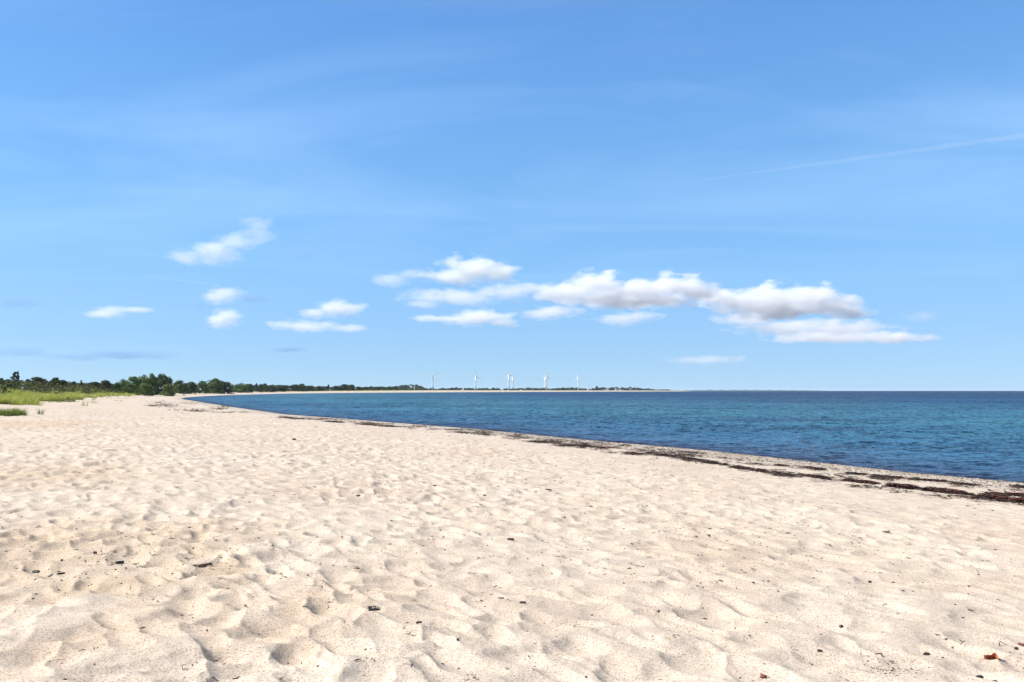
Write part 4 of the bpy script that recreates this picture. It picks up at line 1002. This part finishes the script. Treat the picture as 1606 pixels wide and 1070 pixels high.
chip(718, 1012.5, .018, .014, .010, 0, M_black, 'tiny black crumb in the middle foreground', 12, 'weed_flake', 'seaweed')
chip(1453, 1026, .042, .02, .01, .1, M_bark2, 'small brown flake between the grit cluster and the orange leaf', 13, 'weed_flake', 'seaweed')
chip(1286, 1027, .03, .016, .01, -.3, M_black, 'small black flake left of the thin upright twig', 14, 'weed_flake', 'seaweed')
chip(1537, 1068, .04, .026, .016, 0, M_black, 'black weed lump cut by the bottom edge at lower right', 15, 'weed_flake', 'seaweed')
chip(1558, 1067, .06, .018, .01, .4, M_bark2, 'brown curl right of the black lump at the bottom edge', 16, 'weed_flake', 'seaweed')
chip(1594, 1018.5, .024, .018, .012, 0, M_black, 'round black crumb under the rust brown leaf at right edge', 17, 'weed_flake', 'seaweed')
chip(1364, 908, .035, .02, .012, .3, M_black, 'black crumb on the right half of the mid foreground', 18, 'weed_flake', 'seaweed')
chip(1390, 837, .09, .035, .014, -.2, M_bark2, 'brown and black weed clot at right, above the mid foreground', 19, 'weed_flake', 'seaweed')
chip(1176, 842, .038, .024, .014, .3, M_black, 'compact black weed lump right of centre', 20, 'weed_flake', 'seaweed')
chip(1112, 842, .036, .02, .01, 0, M_black, 'dark weed bit left of the compact black lump', 21, 'weed_flake', 'seaweed')
chip(759, 770, .075, .04, .022, .1, M_black, 'upper one of two black weed lumps one above the other at centre', 22, 'weed_lump', 'seaweed')
chip(760, 778, .05, .03, .016, -.1, M_black, 'lower one of two black weed lumps one above the other at centre', 23, 'weed_lump', 'seaweed')
chip(860, 769, .13, .03, .018, -.35, M_black, 'long black weed streak right of the two stacked lumps', 24, 'weed_lump', 'seaweed')
chip(682, 764, .07, .03, .015, 0, M_black, 'dark weed streak left of the two stacked lumps', 25, 'weed_lump', 'seaweed')
chip(562, 775, .06, .03, .018, .1, M_black, 'dark weed lump left of centre on the mid beach', 26, 'weed_lump', 'seaweed')
def frond(px, py, size, label, seed):
    """tangle of stiff black weed stems rising from a flat holdfast"""
    c = hit(px, py); rr = random.Random(seed); o = empty('weed_frond', (c.x, c.y, c.z), 0, label=label, cat='seaweed'); paths = []
    for k in range(11):
        a = rr.uniform(-.5, 3.6); x = rr.uniform(-.45, .4) * size; y = rr.uniform(-.12, .12) * size
        p = []; L0 = rr.uniform(.3, .6) * size
        for i in range(6):
            t = i / 5; p.append((x + L0 * t * math.cos(a + t * 2), y + .2 * L0 * t, .004 + L0 * .8 * math.sin(t * 2.2) * .8, .0032 * (1 - .5 * t)))
        paths.append(p)
    link('stems', tube_mesh('stems', paths, 5), M_black, o)
    ch = chip(px, py, size, size * .32, size * .12, .35, M_black, None, seed, 'holdfast', None); ch.parent = o; ch.location = (0, 0, .004)
    return o
frond(587, 967, .085, 'tangled black weed frond standing up from the sand at lower centre left', 4)
def stone(px, py, r, mat, label, seed, flat=.6, sx=1.3, name='pebble', cat='stone'):
    c = hit(px, py); bm = bmesh.new(); bmesh.ops.create_icosphere(bm, subdivisions=3, radius=r); rr = random.Random(seed)
    ox, oy = rr.uniform(0, 9), rr.uniform(0, 9)
    for v in bm.verts:
        k = 1 + .22 * math.sin(v.co.x / r * 1.7 + ox) * math.cos(v.co.y / r * 1.9 + oy) + .1 * math.sin(v.co.z / r * 3 + ox)
        v.co = Vector((v.co.x * k * sx, v.co.y * k, v.co.z * k * flat))
    me = bpy.data.meshes.new(name); bm.to_mesh(me); bm.free()
    for p in me.polygons: p.use_smooth = True
    o = link(name, me, mat, None, (c.x, c.y, c.z + r * flat * .55)); o.rotation_euler = (0, 0, rr.uniform(0, 3)); return tag(o, label, cat)
stone(78, 895, .027, M_stone, 'pale rounded stone half sunk in the sand at left', 1)
stone(1319, 982, .015, M_black, 'round black pebble above the grit cluster at lower right', 2, .95, 1)
stone(353, 1026, .012, M_black, 'small black pebble in a hollow at lower left', 3, .9, 1)
stone(461, 691, .065, M_black, 'dark stone lump lying alone on the far sand left of centre', 4, .75, 1.3, 'dark_lump', 'lump')
def twig(px, py, pts, r, mat, label, name='twig'):
    c = hit(px, py); o = link(name, tube_mesh(name, [[(x, y, z + .003, r * k) for (x, y, z), k in zip(p, (1, .9, .7, .6, .5))] for p in pts], 6), mat, None, c)
    return tag(o, label, 'twig')
twig(1570, 1013, [[(-.025, -.02, .0), (-.01, 0, .012), (.006, .012, .02), (.022, .005, .01), (.04, 0, .0)]], .0035, M_black, 'bent black twig like a roof above the orange leaf')
twig(1511, 1004, [[(-.02, .012, .008), (-.008, 0, .0), (.0, -.002, .0), (.01, .004, .002), (.022, .012, .006)]], .003, M_black, 'small black check-mark shaped twig left of the bent twig')
twig(1350, 1032, [[(-.004, -.012, .0), (0, -.004, .012), (.003, .002, .022), (.005, .006, .03), (.006, .01, .036)]], .002, M_bark2, 'thin upright twig under the grit cluster')
twig(287, 1044, [[(-.003, 0, 0), (-.002, 0, .012), (-.004, 0, .02), (-.004, 0, .026), (-.004, 0, .03)], [(0, 0, .002), (.012, .004, .004), (.02, .006, .003), (.026, .01, .003), (.03, .012, .002)]], .002, M_bark2, 'tiny forked twig standing at lower left')
twig(370, 1051, [[(-.02, 0, 0), (-.01, .004, .006), (0, .004, .008), (.015, .002, .004), (.03, 0, .002)], [(0, 0, .004), (.006, .012, .008), (.01, .016, .01), (.014, .02, .01), (.016, .024, .01)]], .004, M_black, 'crooked black twig by the bottom edge at left')
twig(905, 988, [[(-.03, -.02, 0), (-.012, -.004, .004), (0, .004, .008), (.014, .008, .006), (.03, .01, .002)]], .0022, M_black, 'thin grey twig lying across the middle foreground')
twig(1068, 1026, [[(-.012, .012, .004), (-.01, 0, .0), (0, -.004, 0), (.012, 0, .002), (.02, .006, .004)]], .0022, M_black, 'tiny hook-shaped twig right of the middle foreground')
twig(1566, 938, [[(-.006, .02, .0), (.002, .01, .004), (.004, 0, .004), (.004, -.012, .002), (.002, -.02, 0)]], .003, M_bark2, 'curved grey twig on the smooth sand at right')

# ------------------------------------------------------------------ far coast across the water
fc = []
for i in range(60):
    px = 1000 + 300 * i / 59; h = 4 + 14 * math.sin(math.pi * i / 59) ** .7 * (.7 + .3 * math.sin(i * 1.7)); p = pix(px, HOR, 9500)
    fc.append((p.x, p.y, h))
V = []; Fc = []
for x_, y_, h in fc: V += [(x_, y_ - 60, -1), (x_, y_, h * .7), (x_, y_ + 150, h), (x_, y_ + 500, -1)]
for i in range(59):
    for j in range(3): a = i * 4 + j; Fc.append((a, a + 4, a + 5, a + 1))
me = bpy.data.meshes.new('far_hills'); me.from_pydata(V, [], Fc); me.update()
tag(link('hills', me, plain('far_woods', (.06, .08, .05), .95, .01)), 'faint low coast on the horizon right of the spit', kind='structure')

# ------------------------------------------------------------------ clouds: real vapour inside closed hulls, kilometres away
def cloud_mat(name, dens, k=None, lobes=None, alb=.975):
    """vapour that thins out towards the rim of its lobes (metres, object space), torn by turbulence"""
    m = bpy.data.materials.new(name); m.use_nodes = True; nt = m.node_tree; nt.nodes.clear()
    o = N(nt, 'ShaderNodeOutputMaterial'); v = N(nt, 'ShaderNodeVolumePrincipled'); L(nt, v.outputs[0], o.inputs['Volume'])
    v.inputs['Color'].default_value = (alb, alb * .997, alb * 1.003, 1) if alb > .9 else (.36, .56, .80, 1); v.inputs['Density'].default_value = dens; v.inputs['Anisotropy'].default_value = .2  # low alb: shade of the thin clouds put into the vapour colour as grey-blue
    if k:
        tc = N(nt, 'ShaderNodeTexCoord').outputs['Object']
        n = N(nt, 'ShaderNodeTexNoise'); n.inputs['Scale'].default_value = 1 / (24 * k); n.inputs['Detail'].default_value = 7; n.inputs['Roughness'].default_value = .60
        mp = N(nt, 'ShaderNodeMapping'); mp.inputs['Scale'].default_value = (.7, .7, 1.5); L(nt, tc, mp.inputs[0]); L(nt, mp.outputs[0], n.inputs['Vector'])
        e = None
        for c, r in lobes:
            sb = N(nt, 'ShaderNodeVectorMath', operation='SUBTRACT'); L(nt, tc, sb.inputs[0]); sb.inputs[1].default_value = tuple(c)
            dvv = N(nt, 'ShaderNodeVectorMath', operation='DIVIDE'); L(nt, sb.outputs[0], dvv.inputs[0]); dvv.inputs[1].default_value = r
            ln = N(nt, 'ShaderNodeVectorMath', operation='LENGTH'); L(nt, dvv.outputs[0], ln.inputs[0])
            e = ln.outputs['Value'] if e is None else math_(nt, 'MINIMUM', e, ln.outputs['Value'])
        f = math_(nt, 'ADD', math_(nt, 'SUBTRACT', .97, e), math_(nt, 'MULTIPLY', math_(nt, 'SUBTRACT', n.outputs[0], .5), 2.9))
        L(nt, maprange(nt, f, 0, .85, 0, dens * 1.6), v.inputs['Density'])
    return m
def cloud(lobes, dens, label, base_y, seed, alt=820, name='cloud', dep=.8, alb=.975):
    D = alt * F / (HOR - base_y); k = D / F
    cxp = sum(l[0] for l in lobes) / len(lobes); cyp = sum(l[1] for l in lobes) / len(lobes)
    o0 = pix(cxp, cyp, D); bm = bmesh.new(); rr = random.Random(seed); LB = []
    for (x_, y_, rx, ry) in lobes:
        c = pix(x_, y_, D) - o0 + Vector((0, rr.uniform(-.3, .3) * rx * k, 0)); r = (rx * 1.12 * k, rx * k * dep, ry * 1.25 * k); LB.append((c, r))
        m = Matrix.Translation(c) @ Matrix.Diagonal((r[0] * 1.3, r[1] * 1.3, r[2] * 1.3, 1)); bmesh.ops.create_icosphere(bm, subdivisions=3, radius=1, matrix=m)
    me = bpy.data.meshes.new(name); bm.to_mesh(me); bm.free()
    ob = link(name, me, cloud_mat('cloud_vapour', dens, k, LB, alb), None, o0)
    rm = ob.modifiers.new('merge', 'REMESH'); rm.mode = 'VOXEL'; rm.voxel_size = max(2.5 * k, 10)
    return tag(ob, label, 'cloud')
d1, d2, d3, d4 = .0075, .0040, .0026, .0030
cloud([(300, 404, 32, 11), (335, 391, 40, 18), (368, 378, 32, 14), (404, 362, 28, 17)], .0034, 'soft white cloud leaning up to the right, highest of the left sky', 415, 1)
cloud([(492, 375, 26, 7), (478, 394, 24, 8)], d4, 'faint grey veil of cloud right of the highest left cloud', 405, 2, alb=.62)
cloud([(350, 463, 32, 11)], d2, 'small bright white puff, upper of two stacked at left', 476, 3)
cloud([(298, 479, 34, 4.5), (400, 469, 30, 5)], d4, 'grey wisps to both sides of the upper small white puff', 485, 4, alb=.62)
cloud([(352, 498, 28, 13)], d2, 'small white puff, lower of two stacked at left', 514, 5)
cloud([(528, 483, 38, 12), (492, 490, 22, 7)], d2, 'bright white wedge-shaped cloud left of centre', 498, 6)
cloud([(478, 511, 48, 8), (545, 516, 34, 4.5)], d3, 'thin long white cloud under the wedge-shaped one', 520, 7)
cloud([(175, 489, 32, 8), (150, 492, 24, 4.5), (212, 487, 26, 4)], d3, 'flat greyish cloud with a pale middle in the left sky', 499, 8)
cloud([(34, 474, 36, 8), (5, 468, 20, 6)], d4, 'grey wisp at the left photo edge at mid height', 485, 9, alb=.62)
cloud([(127, 455, 24, 6)], d4, 'small grey wisp above the flat greyish cloud', 463, 10, alb=.62)
cloud([(18, 378, 24, 7), (48, 388, 22, 5)], d4, 'grey wisp highest at the left photo edge', 396, 11, alb=.62)
cloud([(612, 438, 34, 10), (648, 430, 26, 8)], d3, 'pale grey tail left of the dome-topped cloud', 449, 12)
cloud([(738, 424, 52, 18), (700, 434, 36, 10), (780, 428, 34, 12)], d1, 'white dome-topped cloud with grey flat base above the turbines', 448, 13)
cloud([(715, 468, 80, 10), (800, 456, 50, 12), (838, 450, 34, 9), (660, 476, 30, 6)], d3, 'grey layer of cloud just under the dome-topped cloud', 480, 14)
cloud([(745, 496, 52, 11), (690, 501, 44, 4), (792, 506, 30, 5)], d2, 'low white cloud with long thin tails directly above the turbines', 509, 15)
cloud([(940, 450, 50, 20), (893, 460, 46, 12), (1000, 456, 56, 15), (1056, 450, 50, 19), (1098, 458, 40, 15), (960, 468, 84, 9), (868, 463, 36, 9), (1000, 470, 90, 10)], d1, 'largest white cloud bank right of centre', 482, 16)
cloud([(862, 490, 42, 9)], d2, 'small white cloud under the left end of the largest bank', 500, 17)
cloud([(975, 500, 46, 9), (1008, 496, 28, 7)], d3, 'pale cloud slip under the middle of the largest bank', 510, 18)
cloud([(1215, 465, 46, 19), (1160, 475, 46, 13), (1272, 460, 42, 14), (1228, 482, 84, 14), (1300, 478, 46, 12), (1335, 487, 38, 9), (1124, 468, 40, 12), (1190, 472, 60, 14)], d1, 'big white cloud with ragged peaks right of the largest bank', 500, 19)
cloud([(1325, 514, 76, 10), (1250, 513, 86, 10), (1180, 500, 56, 9)], d3, 'grey and white layer hanging under the ragged-peaked cloud', 526, 20)
cloud([(1395, 532, 56, 6), (1310, 528, 90, 7)], d2, 'lowest long white cloud strip at right, tapering to the right', 540, 21)
cloud([(1452, 495, 28, 8)], .0011, 'faint small cloud alone at far right', 505, 22)
cloud([(1110, 564, 56, 6)], .0006, 'faint hazy cloud low over the sea right of the spit', 573, 23)
cloud([(30, 553, 48, 6), (-20, 550, 30, 6)], .0011, 'flat grey cloud layer lowest at the left photo edge', 560, 25, alb=.62)
cloud([(190, 557, 80, 6), (120, 560, 50, 5)], .0010, 'long faint grey cloud layer low above the left heath', 564, 26, alb=.62)
cloud([(215, 464, 26, 4)], d4, 'tiny grey wisp up right of the flat greyish cloud', 470, 27, alb=.62)
cloud([(455, 548, 30, 3.5)], d4, 'faint thin grey cloud low at left above the mid-bay groves', 553, 24, alb=.62)
def contrail(a, b, r0, r1, dens, label, alt=8500):
    def P(px, py):
        v = pix(px, py, 1000); dz = v.z - ZC; t = alt / dz; return Vector((v.x * t, v.y * t, alt))
    A, B = P(*a), P(*b); pts = []
    for i in range(13):
        t = i / 12; q = A.lerp(B, t) - A; rr_ = r0 + (r1 - r0) * t; rr_ *= 1 + .25 * math.sin(i * 2.3); pts.append((q.x, q.y, q.z, rr_))
    m = cloud_mat('ice_trail', dens); o = link('contrail', tube_mesh('contrail', pts and [pts], 10), m, None, A)
    return tag(o, label, 'contrail')
contrail((1095, 283), (1640, 208), 36, 105, .0007, 'thin straight contrail rising to the right across the upper right sky')
contrail((225, 433), (345, 448), 30, 40, .0010, 'very faint short contrail in the left sky above the upper white puff', 5200)

# ------------------------------------------------------------------ sea air
hz = bpy.data.materials.new('sea_haze'); hz.use_nodes = True; nt = hz.node_tree; nt.nodes.clear()
o_ = N(nt, 'ShaderNodeOutputMaterial'); v_ = N(nt, 'ShaderNodeVolumePrincipled'); L(nt, v_.outputs[0], o_.inputs['Volume'])
v_.inputs['Color'].default_value = (.70, .86, 1, 1); v_.inputs['Density'].default_value = 0.00003; v_.inputs['Anisotropy'].default_value = .1
me = box_mesh('haze', 124000, 124000, 90); h_ = link('haze', me, hz, None, (0, 0, 90 / 2 - 6.0 - 1.0)); tag(h_, 'light sea haze over the bay', kind='stuff')
